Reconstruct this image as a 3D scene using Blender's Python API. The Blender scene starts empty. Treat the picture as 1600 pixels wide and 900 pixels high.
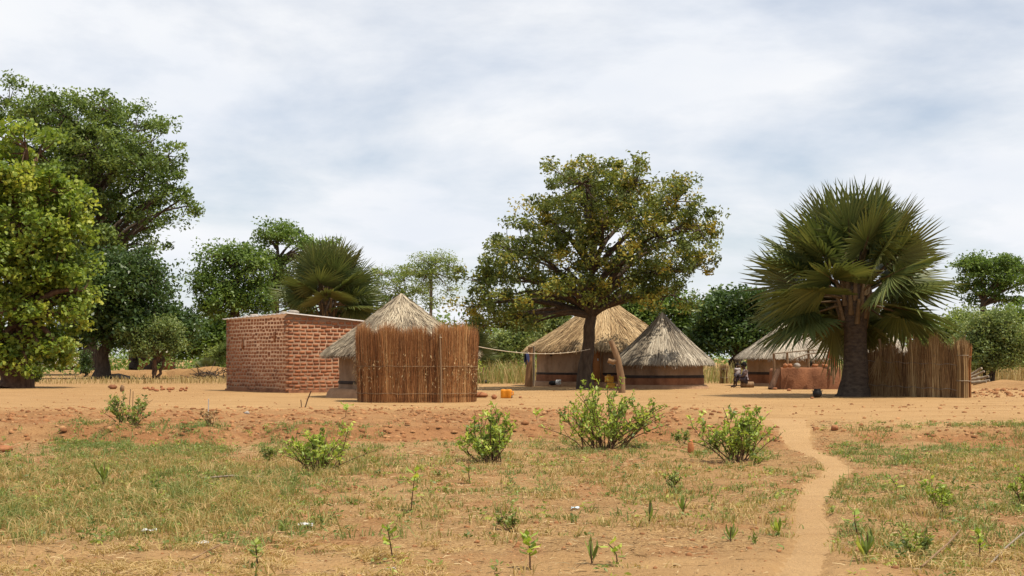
import bpy, math, random
import numpy as np
from mathutils import Vector, Matrix

# ---------------------------------------------------------------- camera, sky, sun, exposure
scene = bpy.context.scene
col = scene.collection
CAM_Z = 1.45
F = 2222.2            # focal length in pixels of a 1600 px wide picture (50 mm on 36 mm)
HZ = 560.0            # picture row of the horizon
cam_d = bpy.data.cameras.new("camera")
cam = bpy.data.objects.new("camera", cam_d)
col.objects.link(cam)
cam.location = (0, 0, CAM_Z)
cam.rotation_euler = (math.radians(90), 0, 0)
cam_d.lens = 50.0
cam_d.sensor_width = 36.0
cam_d.shift_y = (HZ - 450.0) / 1600.0
cam_d.clip_start = 0.1
cam_d.clip_end = 9000
scene.camera = cam

SUN_EL, SUN_AZ = 69.0, 27.0      # azimuth: degrees from +X towards -Y (from the right, a little behind the camera)
az = math.radians(-SUN_AZ)
el = math.radians(SUN_EL)
sdir = Vector((math.cos(el) * math.cos(az), math.cos(el) * math.sin(az), math.sin(el)))
sun_d = bpy.data.lights.new("sun", 'SUN')
sun_d.energy = 5.0
sun_d.angle = math.radians(0.6)
sun_d.color = (1.0, 0.905, 0.76)
sun = bpy.data.objects.new("sun", sun_d)
col.objects.link(sun)
sun.rotation_euler = sdir.to_track_quat('Z', 'Y').to_euler()

world = bpy.data.worlds.new("World")
scene.world = world
world.use_nodes = True
wt = world.node_tree
wt.nodes.clear()
def wn(t, **kw):
    n = wt.nodes.new(t)
    for k, v in kw.items():
        setattr(n, k, v)
    return n
sky = wn('ShaderNodeTexSky', sky_type='NISHITA')
sky.sun_disc = False
sky.sun_elevation = el
sky.sun_rotation = math.atan2(sdir.x, sdir.y)
sky.air_density = 1.0
sky.dust_density = 1.5
sky.altitude = 1000
tc = wn('ShaderNodeTexCoord')
sep = wn('ShaderNodeSeparateXYZ')
wt.links.new(tc.outputs['Generated'], sep.inputs[0])
zc = wn('ShaderNodeMath', operation='MAXIMUM'); zc.inputs[1].default_value = 0.0
wt.links.new(sep.outputs[2], zc.inputs[0])
za = wn('ShaderNodeMath', operation='ADD'); za.inputs[1].default_value = 0.24
wt.links.new(zc.outputs[0], za.inputs[0])
dx = wn('ShaderNodeMath', operation='DIVIDE'); dy = wn('ShaderNodeMath', operation='DIVIDE')
wt.links.new(sep.outputs[0], dx.inputs[0]); wt.links.new(za.outputs[0], dx.inputs[1])
wt.links.new(sep.outputs[1], dy.inputs[0]); wt.links.new(za.outputs[0], dy.inputs[1])
cmb = wn('ShaderNodeCombineXYZ')
wt.links.new(dx.outputs[0], cmb.inputs[0]); wt.links.new(dy.outputs[0], cmb.inputs[1])
nz = wn('ShaderNodeTexNoise')
nz.inputs['Scale'].default_value = 1.25; nz.inputs['Detail'].default_value = 9; nz.inputs['Roughness'].default_value = 0.56
nz.inputs['Distortion'].default_value = 0.15
wt.links.new(cmb.outputs[0], nz.inputs['Vector'])
rp = wn('ShaderNodeValToRGB')
rp.color_ramp.elements[0].position = 0.34; rp.color_ramp.elements[0].color = (0.35, 0.35, 0.35, 1)
rp.color_ramp.elements[1].position = 0.55; rp.color_ramp.elements[1].color = (1, 1, 1, 1)
wt.links.new(nz.outputs['Fac'], rp.inputs[0])
nz2 = wn('ShaderNodeTexNoise')
nz2.inputs['Scale'].default_value = 1.9; nz2.inputs['Detail'].default_value = 7
wt.links.new(cmb.outputs[0], nz2.inputs['Vector'])
rp2 = wn('ShaderNodeValToRGB')
rp2.color_ramp.elements[0].position = 0.35; rp2.color_ramp.elements[0].color = (7.2, 7.55, 8.15, 1)
rp2.color_ramp.elements[1].position = 0.65; rp2.color_ramp.elements[1].color = (8.2, 8.3, 8.5, 1)
wt.links.new(nz2.outputs['Fac'], rp2.inputs[0])
mx = wn('ShaderNodeMix', data_type='RGBA')
wt.links.new(rp.outputs[0], mx.inputs[0])
wt.links.new(sky.outputs[0], mx.inputs[6]); wt.links.new(rp2.outputs[0], mx.inputs[7])
bg = wn('ShaderNodeBackground'); bg.inputs[1].default_value = 0.1
wt.links.new(mx.outputs[2], bg.inputs[0])
wo = wn('ShaderNodeOutputWorld')
wt.links.new(bg.outputs[0], wo.inputs[0])

scene.view_settings.view_transform = 'Standard'
scene.view_settings.look = 'None'
scene.view_settings.gamma = 1.0
scene.view_settings.exposure = 0.22
scene.render.engine = 'CYCLES'
scene.cycles.max_bounces = 6
scene.cycles.transparent_max_bounces = 8
scene.cycles.use_denoising = True

rng = np.random.default_rng(7)
random.seed(7)

# ---------------------------------------------------------------- helpers
_tab = np.random.default_rng(3).random((256, 256))
def vnoise(x, y):
    x = np.asarray(x, float); y = np.asarray(y, float)
    xi = np.floor(x).astype(int); yi = np.floor(y).astype(int)
    fx = x - xi; fy = y - yi
    fx = fx * fx * (3 - 2 * fx); fy = fy * fy * (3 - 2 * fy)
    a = _tab[xi & 255, yi & 255]; b = _tab[(xi + 1) & 255, yi & 255]
    c = _tab[xi & 255, (yi + 1) & 255]; d = _tab[(xi + 1) & 255, (yi + 1) & 255]
    return (a * (1 - fx) + b * fx) * (1 - fy) + (c * (1 - fx) + d * fx) * fy
def fbm(x, y, o=4):
    s = 0; a = 0.5; t = 0
    for i in range(o):
        s = s + a * vnoise(x * 2 ** i + 17.3 * i, y * 2 ** i + 9.1 * i); t += a; a *= 0.5
    return s / t
def sstep(a, b, x):
    t = np.clip((np.asarray(x, float) - a) / (b - a), 0, 1)
    return t * t * (3 - 2 * t)

def pj(X, Y, Z=0.0):            # where a place shows in the photograph (used to copy its ground cover)
    Ys = np.maximum(Y, 1.0)
    return 800 + F * X / Ys, HZ - F * (Z - CAM_Z) / Ys
def at(px, py, Y):
    return Vector(((px - 800) / F * Y, Y, CAM_Z + (HZ - py) / F * Y))
def xat(px, Y):
    return (px - 800) / F * Y

# the footpath: row, centre, half width in the photograph -> world
_pp = np.array([(1020, 1205, 52), (960, 1228, 48), (900, 1244, 42), (865, 1262, 37), (830, 1274, 35), (790, 1264, 29), (755, 1282, 28), (732, 1312, 23),
                (714, 1292, 20), (698, 1252, 20), (684, 1238, 28), (674, 1228, 40)], float)
PY = 3222.0 / (_pp[:, 0] - HZ)
PX = (_pp[:, 1] - 800) / F * PY
PW = _pp[:, 2] / F * PY
def path_c(Y): return np.interp(Y, PY, PX)
def path_w(Y): return np.interp(Y, PY, PW)
def path_mask(X, Y):
    d = np.abs(X - path_c(Y)) / np.maximum(path_w(Y), 0.05)
    d = d + 0.5 * (fbm(X * 4 + 3, Y * 2.5, 3) - 0.5)
    return (1 - sstep(0.75, 1.2, d)) * (Y < 29)

def bank_y(X):
    return 25.0 + 0.8 * np.sin(0.42 * X + 1.0) + 1.2 * (fbm(X * 0.5 + 40, X * 0 + 3, 3) - 0.5)
def T(X, Y):
    X = np.asarray(X, float); Y = np.asarray(Y, float)
    pm = path_mask(X, Y)
    yb = bank_y(X)
    w = 0.55 + 1.5 * sstep(6.5, 4.5, np.abs(X - 4.8) + 4.0) 
    z = 0.25 * sstep(yb - w, yb + w, Y)
    near = 1 - sstep(24, 27, Y)
    hoe = sstep(yb - 0.6, yb + 0.2, Y) * (1 - sstep(32, 36, Y)) * (1 - sstep(3.6, 5.2, X))
    n1 = fbm(X * 0.45, Y * 0.45, 3) - 0.5
    n2 = fbm(X * 2.2 + 5, Y * 2.2, 4) - 0.5
    far = sstep(70, 160, Y)
    z = z + (0.10 * n1 + 0.09 * n2) * near * (1 - 0.7 * pm) + 0.22 * n2 * hoe - 0.035 * pm * near
    z = z + 0.018 * n2 * sstep(27, 30, Y) * (1 - hoe) * (1 - far)
    return z
def Tz(x, y):
    return float(T(np.array([x]), np.array([y]))[0])
def ground(px, py):               # a point on the ground seen at that place of the photograph
    Y = 2666.0 / (py - HZ) if py < 668 else 3222.0 / (py - HZ)
    for _ in range(6):
        Y = (CAM_Z - Tz(xat(px, Y), Y)) * F / (py - HZ)
    x = xat(px, Y)
    return Vector((x, Y, Tz(x, Y)))

class Geo:                         # collects geometry; build() links it as ONE mesh object
    def __init__(s):
        s.V = []; s.n = 0; s.q = []; s.t = []; s.rq = []; s.rt = []
    def add(s, V, Fc, r=0.5):
        V = np.asarray(V, float).reshape(-1, 3); Fc = np.asarray(Fc, int)
        r = np.broadcast_to(np.asarray(r, float), (len(Fc),))
        s.V.append(V)
        if Fc.shape[1] == 4: s.q.append(Fc + s.n); s.rq.append(r)
        else: s.t.append(Fc + s.n); s.rt.append(r)
        s.n += len(V)
    def mesh(s, name, smooth=False):
        me = bpy.data.meshes.new(name)
        V = np.concatenate(s.V)
        q = np.concatenate(s.q) if s.q else np.zeros((0, 4), int)
        t = np.concatenate(s.t) if s.t else np.zeros((0, 3), int)
        me.vertices.add(len(V)); me.vertices.foreach_set('co', V.ravel().astype(np.float32))
        nl = q.size + t.size
        me.loops.add(nl); me.loops.foreach_set('vertex_index', np.concatenate([q.ravel(), t.ravel()]).astype(np.int32))
        me.polygons.add(len(q) + len(t))
        st = np.concatenate([np.arange(len(q)) * 4, q.size + np.arange(len(t)) * 3])
        me.polygons.foreach_set('loop_start', st.astype(np.int32))
        me.update(calc_edges=True)
        r = np.concatenate(s.rq + s.rt) if (s.rq or s.rt) else np.zeros(0)
        a = me.attributes.new('rnd', 'FLOAT', 'FACE'); a.data.foreach_set('value', r.astype(np.float32))
        if smooth: me.polygons.foreach_set('use_smooth', np.ones(len(q) + len(t), bool))
        me.validate()
        return me
    def build(s, name, mat, parent=None, smooth=False):
        o = bpy.data.objects.new(name, s.mesh(name, smooth))
        o.data.materials.append(mat); col.objects.link(o)
        if parent is not None: o.parent = parent
        return o

def tag(o, label=None, cat=None, group=None, kind=None):
    if label: o['label'] = label
    if cat: o['category'] = cat
    if group: o['group'] = group
    if kind: o['kind'] = kind
    return o
def empty(name, loc, rz=0.0):
    e = bpy.data.objects.new(name, None); col.objects.link(e)
    e.location = loc; e.rotation_euler = (0, 0, rz); e.empty_display_size = 0.2
    return e

def tube(g, P, R, n=7, r=0.5, cap=True, wob=0.0):
    P = np.asarray(P, float); R = np.broadcast_to(np.asarray(R, float), (len(P),))
    d = np.gradient(P, axis=0); d /= np.linalg.norm(d, axis=1)[:, None] + 1e-9
    ref = np.array([0, 0, 1.0]) if abs(d[:, 2]).mean() < 0.8 else np.array([1.0, 0, 0])
    u = np.cross(d, ref); u /= np.linalg.norm(u, axis=1)[:, None] + 1e-9
    v = np.cross(d, u)
    a = np.arange(n) / n * 2 * np.pi
    rr = R[:, None] * (1 + wob * (rng.random((len(P), n)) - 0.5))
    V = P[:, None, :] + rr[..., None] * (np.cos(a)[None, :, None] * u[:, None, :] + np.sin(a)[None, :, None] * v[:, None, :])
    i = np.arange(len(P) - 1)[:, None] * n; j = np.arange(n)[None, :]; k = (j + 1) % n
    Fq = np.stack([i + j, i + k, i + n + k, i + n + j], -1).reshape(-1, 4)
    g.add(V, Fq, r)
    if cap:
        for e in (0, len(P) - 1):
            Vc = np.concatenate([V[e], P[e][None]])
            Fc = np.stack([np.arange(n), (np.arange(n) + 1) % n, np.full(n, n)], -1)
            g.add(Vc, Fc, r)
def bez(a, b, c, n=6):
    t = np.linspace(0, 1, n)[:, None]
    a, b, c = (np.asarray(q, float) for q in (a, b, c))
    return (1 - t) ** 2 * a + 2 * t * (1 - t) * b + t * t * c
def box(g, c, s, r=0.5, rot=None, jit=0.0):
    v = np.array([(x, y, z) for z in (-.5, .5) for y in (-.5, .5) for x in (-.5, .5)]) * np.asarray(s)
    if jit: v = v + (rng.random(v.shape) - .5) * jit
    if rot is not None: v = v @ np.array(rot).T
    f = [(0, 2, 3, 1), (4, 5, 7, 6), (0, 1, 5, 4), (1, 3, 7, 5), (3, 2, 6, 7), (2, 0, 4, 6)]
    g.add(v + np.asarray(c), f, r)
def lathe(g, prof, n=48, c=(0, 0, 0), wob=0.0, r=0.5, seed=0):
    prof = np.asarray(prof, float); a = np.arange(n) / n * 2 * np.pi
    w = 1 + wob * (fbm(np.cos(a)[None, :] * 2 + seed + 9, np.sin(a)[None, :] * 2 + prof[:, 1:2] * 1.2 + 9, 3) - 0.5)
    V = np.stack([prof[:, 0:1] * w * np.cos(a), prof[:, 0:1] * w * np.sin(a), np.repeat(prof[:, 1:2], n, 1)], -1)
    i = np.arange(len(prof) - 1)[:, None] * n; j = np.arange(n)[None, :]; k = (j + 1) % n
    Fq = np.stack([i + j, i + k, i + n + k, i + n + j], -1).reshape(-1, 4)
    g.add(V + np.asarray(c), Fq, r)
def unit(v): return v / (np.linalg.norm(v, axis=-1, keepdims=True) + 1e-9)
def leaves(g, C, size, r, up=0.6, ratio=0.5, dirs=None, fold=0.0):   # diamond leaves at C
    n = len(C)
    nrm = unit(rng.normal(size=(n, 3)) + np.array([0, 0, up * 1.6]))
    d = rng.normal(size=(n, 3)) if dirs is None else dirs + 0.35 * rng.normal(size=(n, 3))
    d = unit(d - nrm * np.sum(d * nrm, 1, keepdims=True))
    w = np.cross(nrm, d)
    L = (np.asarray(size) * (0.7 + 0.6 * rng.random(n)))[:, None]
    V = np.stack([C - d * L * .5, C + w * L * ratio * .5 + nrm * L * .06, C + d * L * .5 - nrm * L * .08, C - w * L * ratio * .5 + nrm * L * .06], 1)
    g.add(V, np.arange(n * 4).reshape(n, 4), r)
def strips(g, A, B, Cc, w, r, tip=0.3, side=None):     # three-point ribbons A>B>C
    n = len(A)
    if side is None:
        side = unit(np.cross(B - A, rng.normal(size=(n, 3))))
    w = np.broadcast_to(np.asarray(w, float), (n,))[:, None]
    V = np.stack([A - side * w / 2, A + side * w / 2, B - side * w * .45, B + side * w * .45, Cc - side * w * tip / 2, Cc + side * w * tip / 2], 1)
    b = np.arange(n)[:, None] * 6
    Fq = np.concatenate([b + np.array([0, 1, 3, 2]), b + np.array([2, 3, 5, 4])])
    g.add(V, Fq, np.concatenate([np.broadcast_to(r, (n,))] * 2))
def blob(g, c, s, n=8, m=6, wob=0.35, r=0.5):           # lumpy stone or clod
    th = np.linspace(0, np.pi, m)[:, None]; ph = np.arange(n)[None, :] / n * 2 * np.pi
    k = 1 + wob * (rng.random((m, n)) - 0.5); k[0] = k[0, 0]; k[-1] = k[-1, 0]
    V = np.stack([np.sin(th) * np.cos(ph) * k * s[0], np.sin(th) * np.sin(ph) * k * s[1], np.cos(th) * k * s[2] + 0 * ph], -1)
    i = np.arange(m - 1)[:, None] * n; j = np.arange(n)[None, :]; kk = (j + 1) % n
    Fq = np.stack([i + j, i + n + j, i + n + kk, i + kk], -1).reshape(-1, 4)
    g.add(V + np.asarray(c), Fq, r)

# ---------------------------------------------------------------- materials
def new_mat(name):
    m = bpy.data.materials.new(name); m.use_nodes = True
    nt = m.node_tree; b = nt.nodes['Principled BSDF']
    return m, nt, b
def ramp_node(nt, stops):
    r = nt.nodes.new('ShaderNodeValToRGB'); e = r.color_ramp.elements
    while len(e) < len(stops): e.new(0.5)
    for k, (p, c) in enumerate(stops):
        e[k].position = p; e[k].color = (*c, 1)
    return r
def noise_node(nt, scale, detail=5, coord='Object', rough=0.6, sc=None):
    t = nt.nodes.new('ShaderNodeTexCoord'); n = nt.nodes.new('ShaderNodeTexNoise')
    n.inputs['Scale'].default_value = scale; n.inputs['Detail'].default_value = detail; n.inputs['Roughness'].default_value = rough
    if sc:
        m = nt.nodes.new('ShaderNodeMapping'); m.inputs['Scale'].default_value = sc
        nt.links.new(t.outputs[coord], m.inputs[0]); nt.links.new(m.outputs[0], n.inputs['Vector'])
    else: nt.links.new(t.outputs[coord], n.inputs['Vector'])
    return n
def mixc(nt, fac, a, b, mode='MIX'):
    m = nt.nodes.new('ShaderNodeMix'); m.data_type = 'RGBA'; m.blend_type = mode
    for i, v in ((0, fac), (6, a), (7, b)):
        if isinstance(v, (int, float)): m.inputs[i].default_value = v
        elif isinstance(v, tuple): m.inputs[i].default_value = (*v, 1)
        else: nt.links.new(v, m.inputs[i])
    return m.outputs[2]
def bump(nt, b, h, strength=0.5, dist=0.02):
    n = nt.nodes.new('ShaderNodeBump'); n.inputs['Strength'].default_value = strength; n.inputs['Distance'].default_value = dist
    nt.links.new(h, n.inputs['Height']); nt.links.new(n.outputs[0], b.inputs['Normal'])
def leaf_mat(name, stops, rough=0.5, transl=0.38, spec=0.35):
    m, nt, b = new_mat(name)
    a = nt.nodes.new('ShaderNodeAttribute'); a.attribute_name = 'rnd'
    r = ramp_node(nt, stops); nt.links.new(a.outputs['Fac'], r.inputs[0])
    nt.links.new(r.outputs[0], b.inputs['Base Color'])
    b.inputs['Roughness'].default_value = rough
    b.inputs['Specular IOR Level'].default_value = spec
    if transl:
        t = nt.nodes.new('ShaderNodeBsdfTranslucent'); mx = nt.nodes.new('ShaderNodeMixShader')
        c = mixc(nt, 0.6, r.outputs[0], (1.3, 1.35, 0.6), 'MULTIPLY')
        nt.links.new(c, t.inputs[0]); mx.inputs[0].default_value = transl
        nt.links.new(b.outputs[0], mx.inputs[1]); nt.links.new(t.outputs[0], mx.inputs[2])
        nt.links.new(mx.outputs[0], nt.nodes['Material Output'].inputs[0])
    return m
def strand_mat(name, stops, rough=0.8, scale=2.0, amt=0.35, weather=None):
    m, nt, b = new_mat(name)
    a = nt.nodes.new('ShaderNodeAttribute'); a.attribute_name = 'rnd'
    r = ramp_node(nt, stops)
    n = noise_node(nt, scale, 4)
    mm = nt.nodes.new('ShaderNodeMath'); mm.operation = 'MULTIPLY_ADD'
    mm.inputs[1].default_value = amt * 2; mm.inputs[2].default_value = -amt
    nt.links.new(n.outputs['Fac'], mm.inputs[0])
    ad = nt.nodes.new('ShaderNodeMath'); ad.operation = 'ADD'; ad.use_clamp = True
    nt.links.new(a.outputs['Fac'], ad.inputs[0]); nt.links.new(mm.outputs[0], ad.inputs[1])
    nt.links.new(ad.outputs[0], r.inputs[0]); nt.links.new(r.outputs[0], b.inputs['Base Color'])
    b.inputs['Roughness'].default_value = rough; b.inputs['Specular IOR Level'].default_value = 0.2
    return m
def noisy_mat(name, c1, c2, scale=6, rough=0.85, bs=0.4, bd=0.02, bscale=None, sc=None, spec=0.25, stain=0.0):
    m, nt, b = new_mat(name)
    n = noise_node(nt, scale, 6, sc=sc)
    r = ramp_node(nt, [(0.3, c1), (0.7, c2)]); nt.links.new(n.outputs['Fac'], r.inputs[0])
    c = r.outputs[0]
    if stain:
        ns = noise_node(nt, 1.3, 7, rough=.7, sc=(1, 1, .35)); rs = ramp_node(nt, [(.36, (.55, .5, .45)), (.5, (1, 1, 1)), (.68, (1.2, 1.17, 1.12))]); nt.links.new(ns.outputs['Fac'], rs.inputs[0])
        c = mixc(nt, stain, c, rs.outputs[0], 'MULTIPLY')
    nt.links.new(c, b.inputs['Base Color'])
    b.inputs['Roughness'].default_value = rough; b.inputs['Specular IOR Level'].default_value = spec
    n2 = noise_node(nt, bscale or scale * 4, 6, sc=sc)
    bump(nt, b, n2.outputs['Fac'], bs, bd)
    return m

# ---- soil
def soil_mat(name, use_attr=True):
    m, nt, b = new_mat(name)
    n1 = noise_node(nt, 0.55, 6); n2 = noise_node(nt, 7.0, 7, rough=0.7); n3 = noise_node(nt, 38.0, 5, rough=0.7)
    base = mixc(nt, n2.outputs['Fac'], (0.265, 0.145, 0.060), (0.395, 0.238, 0.108))
    if use_attr:
        at_ = {}
        for k in ('pale', 'red', 'dry'):
            a = nt.nodes.new('ShaderNodeAttribute'); a.attribute_name = k; at_[k] = a.outputs['Fac']
        pale = mixc(nt, n1.outputs['Fac'], (0.345, 0.205, 0.088), (0.455, 0.290, 0.138))
        red = mixc(nt, n2.outputs['Fac'], (0.20, 0.088, 0.036), (0.40, 0.208, 0.092))
        rs = ramp_node(nt, [(0.38, (0.165, 0.095, 0.042)), (0.50, (0.335, 0.205, 0.090)), (0.64, (0.47, 0.325, 0.155))])
        nt.links.new(n3.outputs['Fac'], rs.inputs[0])
        c = mixc(nt, at_['dry'], base, rs.outputs[0])
        c = mixc(nt, at_['red'], c, red)
        c = mixc(nt, at_['pale'], c, pale)
    else:
        c = mixc(nt, n1.outputs['Fac'], (0.385, 0.235, 0.108), (0.48, 0.315, 0.158))
    g2 = ramp_node(nt, [(0.30, (0.5, 0.47, 0.44)), (0.45, (.92, .92, .92)), (0.75, (1.2, 1.19, 1.16))])
    nt.links.new(n3.outputs['Fac'], g2.inputs[0])
    c = mixc(nt, 0.55, c, g2.outputs[0], 'MULTIPLY')
    n4 = noise_node(nt, 1.1, 6, rough=.65, sc=(.55, 2.6, 1)); r4 = ramp_node(nt, [(.33, (.74, .70, .66)), (.5, (1, 1, 1)), (.7, (1.1, 1.1, 1.08))]); nt.links.new(n4.outputs['Fac'], r4.inputs[0])
    c = mixc(nt, .8 if use_attr else .3, c, r4.outputs[0], 'MULTIPLY')
    nt.links.new(c, b.inputs['Base Color'])
    b.inputs['Roughness'].default_value = 0.95; b.inputs['Specular IOR Level'].default_value = 0.1
    ad = nt.nodes.new('ShaderNodeMath'); ad.operation = 'MULTIPLY_ADD'; ad.inputs[1].default_value = 2.0
    nt.links.new(n2.outputs['Fac'], ad.inputs[0]); nt.links.new(n3.outputs['Fac'], ad.inputs[2])
    bump(nt, b, ad.outputs[0], 0.75, 0.05)
    return m
M_soil = soil_mat('soil')
M_path = soil_mat('path_soil', False)
M_clod = strand_mat('clod', [(0.0, (0.16, 0.066, 0.026)), (0.5, (0.29, 0.135, 0.056)), (1.0, (0.40, 0.22, 0.10))], 0.95, 8, 0.3)
M_grass = leaf_mat('grass', [(0.0, (0.50, 0.36, 0.17)), (0.25, (0.40, 0.28, 0.11)), (0.45, (0.30, 0.26, 0.09)), (0.7, (0.21, 0.235, 0.075)), (1.0, (0.165, 0.220, 0.065))], 0.6, 0.3, 0.2)
M_litter = strand_mat('litter', [(0.0, (0.12, 0.075, 0.038)), (0.5, (0.34, 0.23, 0.11)), (1.0, (0.52, 0.40, 0.22))], 0.85, 5, 0.2)
M_drygrass = leaf_mat('dry_grass', [(0.0, (0.22, 0.15, 0.06)), (0.5, (0.40, 0.29, 0.13)), (0.8, (0.46, 0.36, 0.17)), (1.0, (0.22, 0.24, 0.07))], 0.7, 0.25, 0.2)
# ---- foliage
M_bush = leaf_mat('bush_leaf', [(0.0, (0.120, 0.180, 0.032)), (0.5, (0.285, 0.370, 0.055)), (1.0, (0.470, 0.530, 0.095))], 0.5, 0.35)
M_weed = leaf_mat('weed_leaf', [(0.0, (0.095, 0.135, 0.034)), (0.6, (0.210, 0.270, 0.060)), (1.0, (0.370, 0.400, 0.080))], 0.5, 0.35)
M_lf_yellow = leaf_mat('leaf_yellow_green', [(0.0, (0.105, 0.165, 0.028)), (0.5, (0.225, 0.300, 0.045)), (1.0, (0.430, 0.450, 0.075))], 0.5, 0.4)
M_lf_green = leaf_mat('leaf_green', [(0.0, (0.070, 0.112, 0.026)), (0.5, (0.135, 0.195, 0.046)), (1.0, (0.235, 0.300, 0.080))], 0.5, 0.38)
M_lf_mid = leaf_mat('leaf_mid_green', [(0.0, (0.060, 0.105, 0.020)), (0.5, (0.125, 0.195, 0.038)), (1.0, (0.215, 0.290, 0.065))], 0.5, 0.35)
M_lf_dark = leaf_mat('leaf_dark', [(0.0, (0.030, 0.055, 0.015)), (0.5, (0.058, 0.102, 0.026)), (1.0, (0.110, 0.165, 0.042))], 0.42, 0.28)
M_lf_olive = leaf_mat('leaf_olive', [(0.0, (0.070, 0.092, 0.022)), (0.45, (0.132, 0.168, 0.036)), (0.8, (0.220, 0.238, 0.046)), (1.0, (0.380, 0.305, 0.052))], 0.45, 0.34)
M_lf_pale = leaf_mat('leaf_pale', [(0.0, (0.120, 0.160, 0.045)), (0.5, (0.210, 0.270, 0.075)), (1.0, (0.310, 0.350, 0.110))], 0.6, 0.45)
M_lf_grey = leaf_mat('leaf_grey_green', [(0.0, (0.095, 0.135, 0.042)), (0.5, (0.180, 0.235, 0.070)), (1.0, (0.320, 0.360, 0.145))], 0.5, 0.35)
def vary_by_object(m, col2, lo, hi):
    nt = m.node_tree; oi = nt.nodes.new('ShaderNodeObjectInfo'); mr = nt.nodes.new('ShaderNodeMapRange')
    mr.inputs[1].default_value = lo; mr.inputs[2].default_value = hi; mr.inputs[4].default_value = .55
    nt.links.new(oi.outputs['Random'], mr.inputs[0])
    b = nt.nodes['Principled BSDF']; src = b.inputs['Base Color'].links[0].from_socket
    nt.links.new(mixc(nt, mr.outputs[0], src, col2), b.inputs['Base Color'])
M_palm = leaf_mat('palm_frond', [(0.0, (0.044, 0.066, 0.020)), (0.5, (0.088, 0.116, 0.034)), (1.0, (0.180, 0.200, 0.060))], 0.48, 0.2, 0.35)
vary_by_object(M_palm, (0.215, 0.175, 0.050), .55, 1.0)
M_palm_dry = leaf_mat('palm_frond_dry', [(0.0, (0.20, 0.12, 0.05)), (1.0, (0.42, 0.31, 0.16))], 0.7, 0.15, 0.2)
M_bark = noisy_mat('bark', (0.035, 0.025, 0.018), (0.105, 0.075, 0.052), 9, 0.9, 0.9, 0.03, sc=(1, 1, 0.3))
M_bark_red = noisy_mat('bark_reddish', (0.060, 0.032, 0.020), (0.17, 0.095, 0.058), 7, 0.9, 0.9, 0.03, sc=(1, 1, 0.3))
M_bark_pale = noisy_mat('bark_pale', (0.12, 0.10, 0.07), (0.24, 0.20, 0.15), 9, 0.9, 0.6, 0.02)
M_palmtrunk = noisy_mat('palm_trunk', (0.030, 0.022, 0.017), (0.100, 0.075, 0.055), 6, 0.9, 1.0, 0.04, sc=(1, 1, 2.2))
M_petiole = noisy_mat('petiole', (0.065, 0.042, 0.019), (0.15, 0.098, 0.047), 8, 0.6, 0.3, 0.01)
# ---- building stuff
M_thA = strand_mat('thatch_grey_straw', [(0.0, (0.12, 0.092, 0.064)), (0.5, (0.305, 0.248, 0.172)), (1.0, (0.52, 0.445, 0.32))], 0.85, 1.3, 0.28)
M_thB = strand_mat('thatch_tan', [(0.0, (0.17, 0.105, 0.05)), (0.5, (0.36, 0.245, 0.125)), (1.0, (0.52, 0.385, 0.22))], 0.85, 1.0, 0.2)
M_thC = strand_mat('thatch_weathered', [(0.0, (0.10, 0.080, 0.060)), (0.5, (0.30, 0.252, 0.188)), (1.0, (0.55, 0.49, 0.39))], 0.85, 0.9, 0.32)
M_thD = strand_mat('thatch_pale_grey', [(0.0, (0.17, 0.140, 0.105)), (0.5, (0.34, 0.290, 0.225)), (1.0, (0.52, 0.46, 0.37))], 0.85, 1.0, 0.2)
M_reed = strand_mat('reed_red_brown', [(0.0, (0.090, 0.042, 0.020)), (0.35, (0.225, 0.092, 0.034)), (0.7, (0.43, 0.200, 0.074)), (1.0, (0.58, 0.36, 0.16))], 0.75, 3, 0.12)
M_reedT = strand_mat('reed_tan', [(0.0, (0.085, 0.045, 0.020)), (0.4, (0.22, 0.125, 0.055)), (0.75, (0.36, 0.235, 0.11)), (1.0, (0.50, 0.36, 0.18))], 0.75, 3, 0.15)
M_mud = noisy_mat('mud_wall', (0.225, 0.150, 0.096), (0.315, 0.222, 0.148), 2.2, 0.95, 0.8, 0.03, 12, stain=.8)
M_mudD = noisy_mat('mud_wall_dark', (0.185, 0.120, 0.078), (0.26, 0.18, 0.118), 2.2, 0.95, 0.8, 0.03, 12, stain=.8)
M_mudred = noisy_mat('mud_red', (0.15, 0.062, 0.030), (0.25, 0.112, 0.056), 2.5, 0.95, 0.8, 0.03, 14, stain=.8)
M_band = noisy_mat('painted_band', (0.018, 0.014, 0.012), (0.050, 0.036, 0.030), 5, 0.9, 0.4, 0.01)
M_plinth = noisy_mat('mud_plinth', (0.24, 0.135, 0.072), (0.36, 0.215, 0.12), 4, 0.95, 0.6, 0.02)
M_wood = noisy_mat('weathered_wood', (0.13, 0.075, 0.038), (0.28, 0.175, 0.095), 8, 0.8, 0.7, 0.02, sc=(1, 1, 0.2))
M_woodgrey = noisy_mat('grey_wood', (0.16, 0.125, 0.09), (0.32, 0.26, 0.19), 8, 0.8, 0.7, 0.02, sc=(1, 1, 0.2))
M_orangewood = noisy_mat('orange_wood', (0.20, 0.10, 0.045), (0.38, 0.20, 0.09), 6, 0.85, 0.7, 0.02, sc=(1, 1, 0.3))
M_door = noisy_mat('orange_door', (0.30, 0.125, 0.042), (0.42, 0.19, 0.068), 3, 0.7, 0.3, 0.01)
M_jerry = noisy_mat('orange_plastic', (0.60, 0.21, 0.012), (0.72, 0.29, 0.02), 4, 0.5, 0.15, 0.01)
M_jerryY = noisy_mat('yellow_plastic', (0.58, 0.29, 0.03), (0.70, 0.38, 0.06), 4, 0.5, 0.15, 0.01)
M_black = noisy_mat('soot_black', (0.008, 0.008, 0.008), (0.02, 0.019, 0.018), 5, 0.7, 0.2, 0.01)
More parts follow.
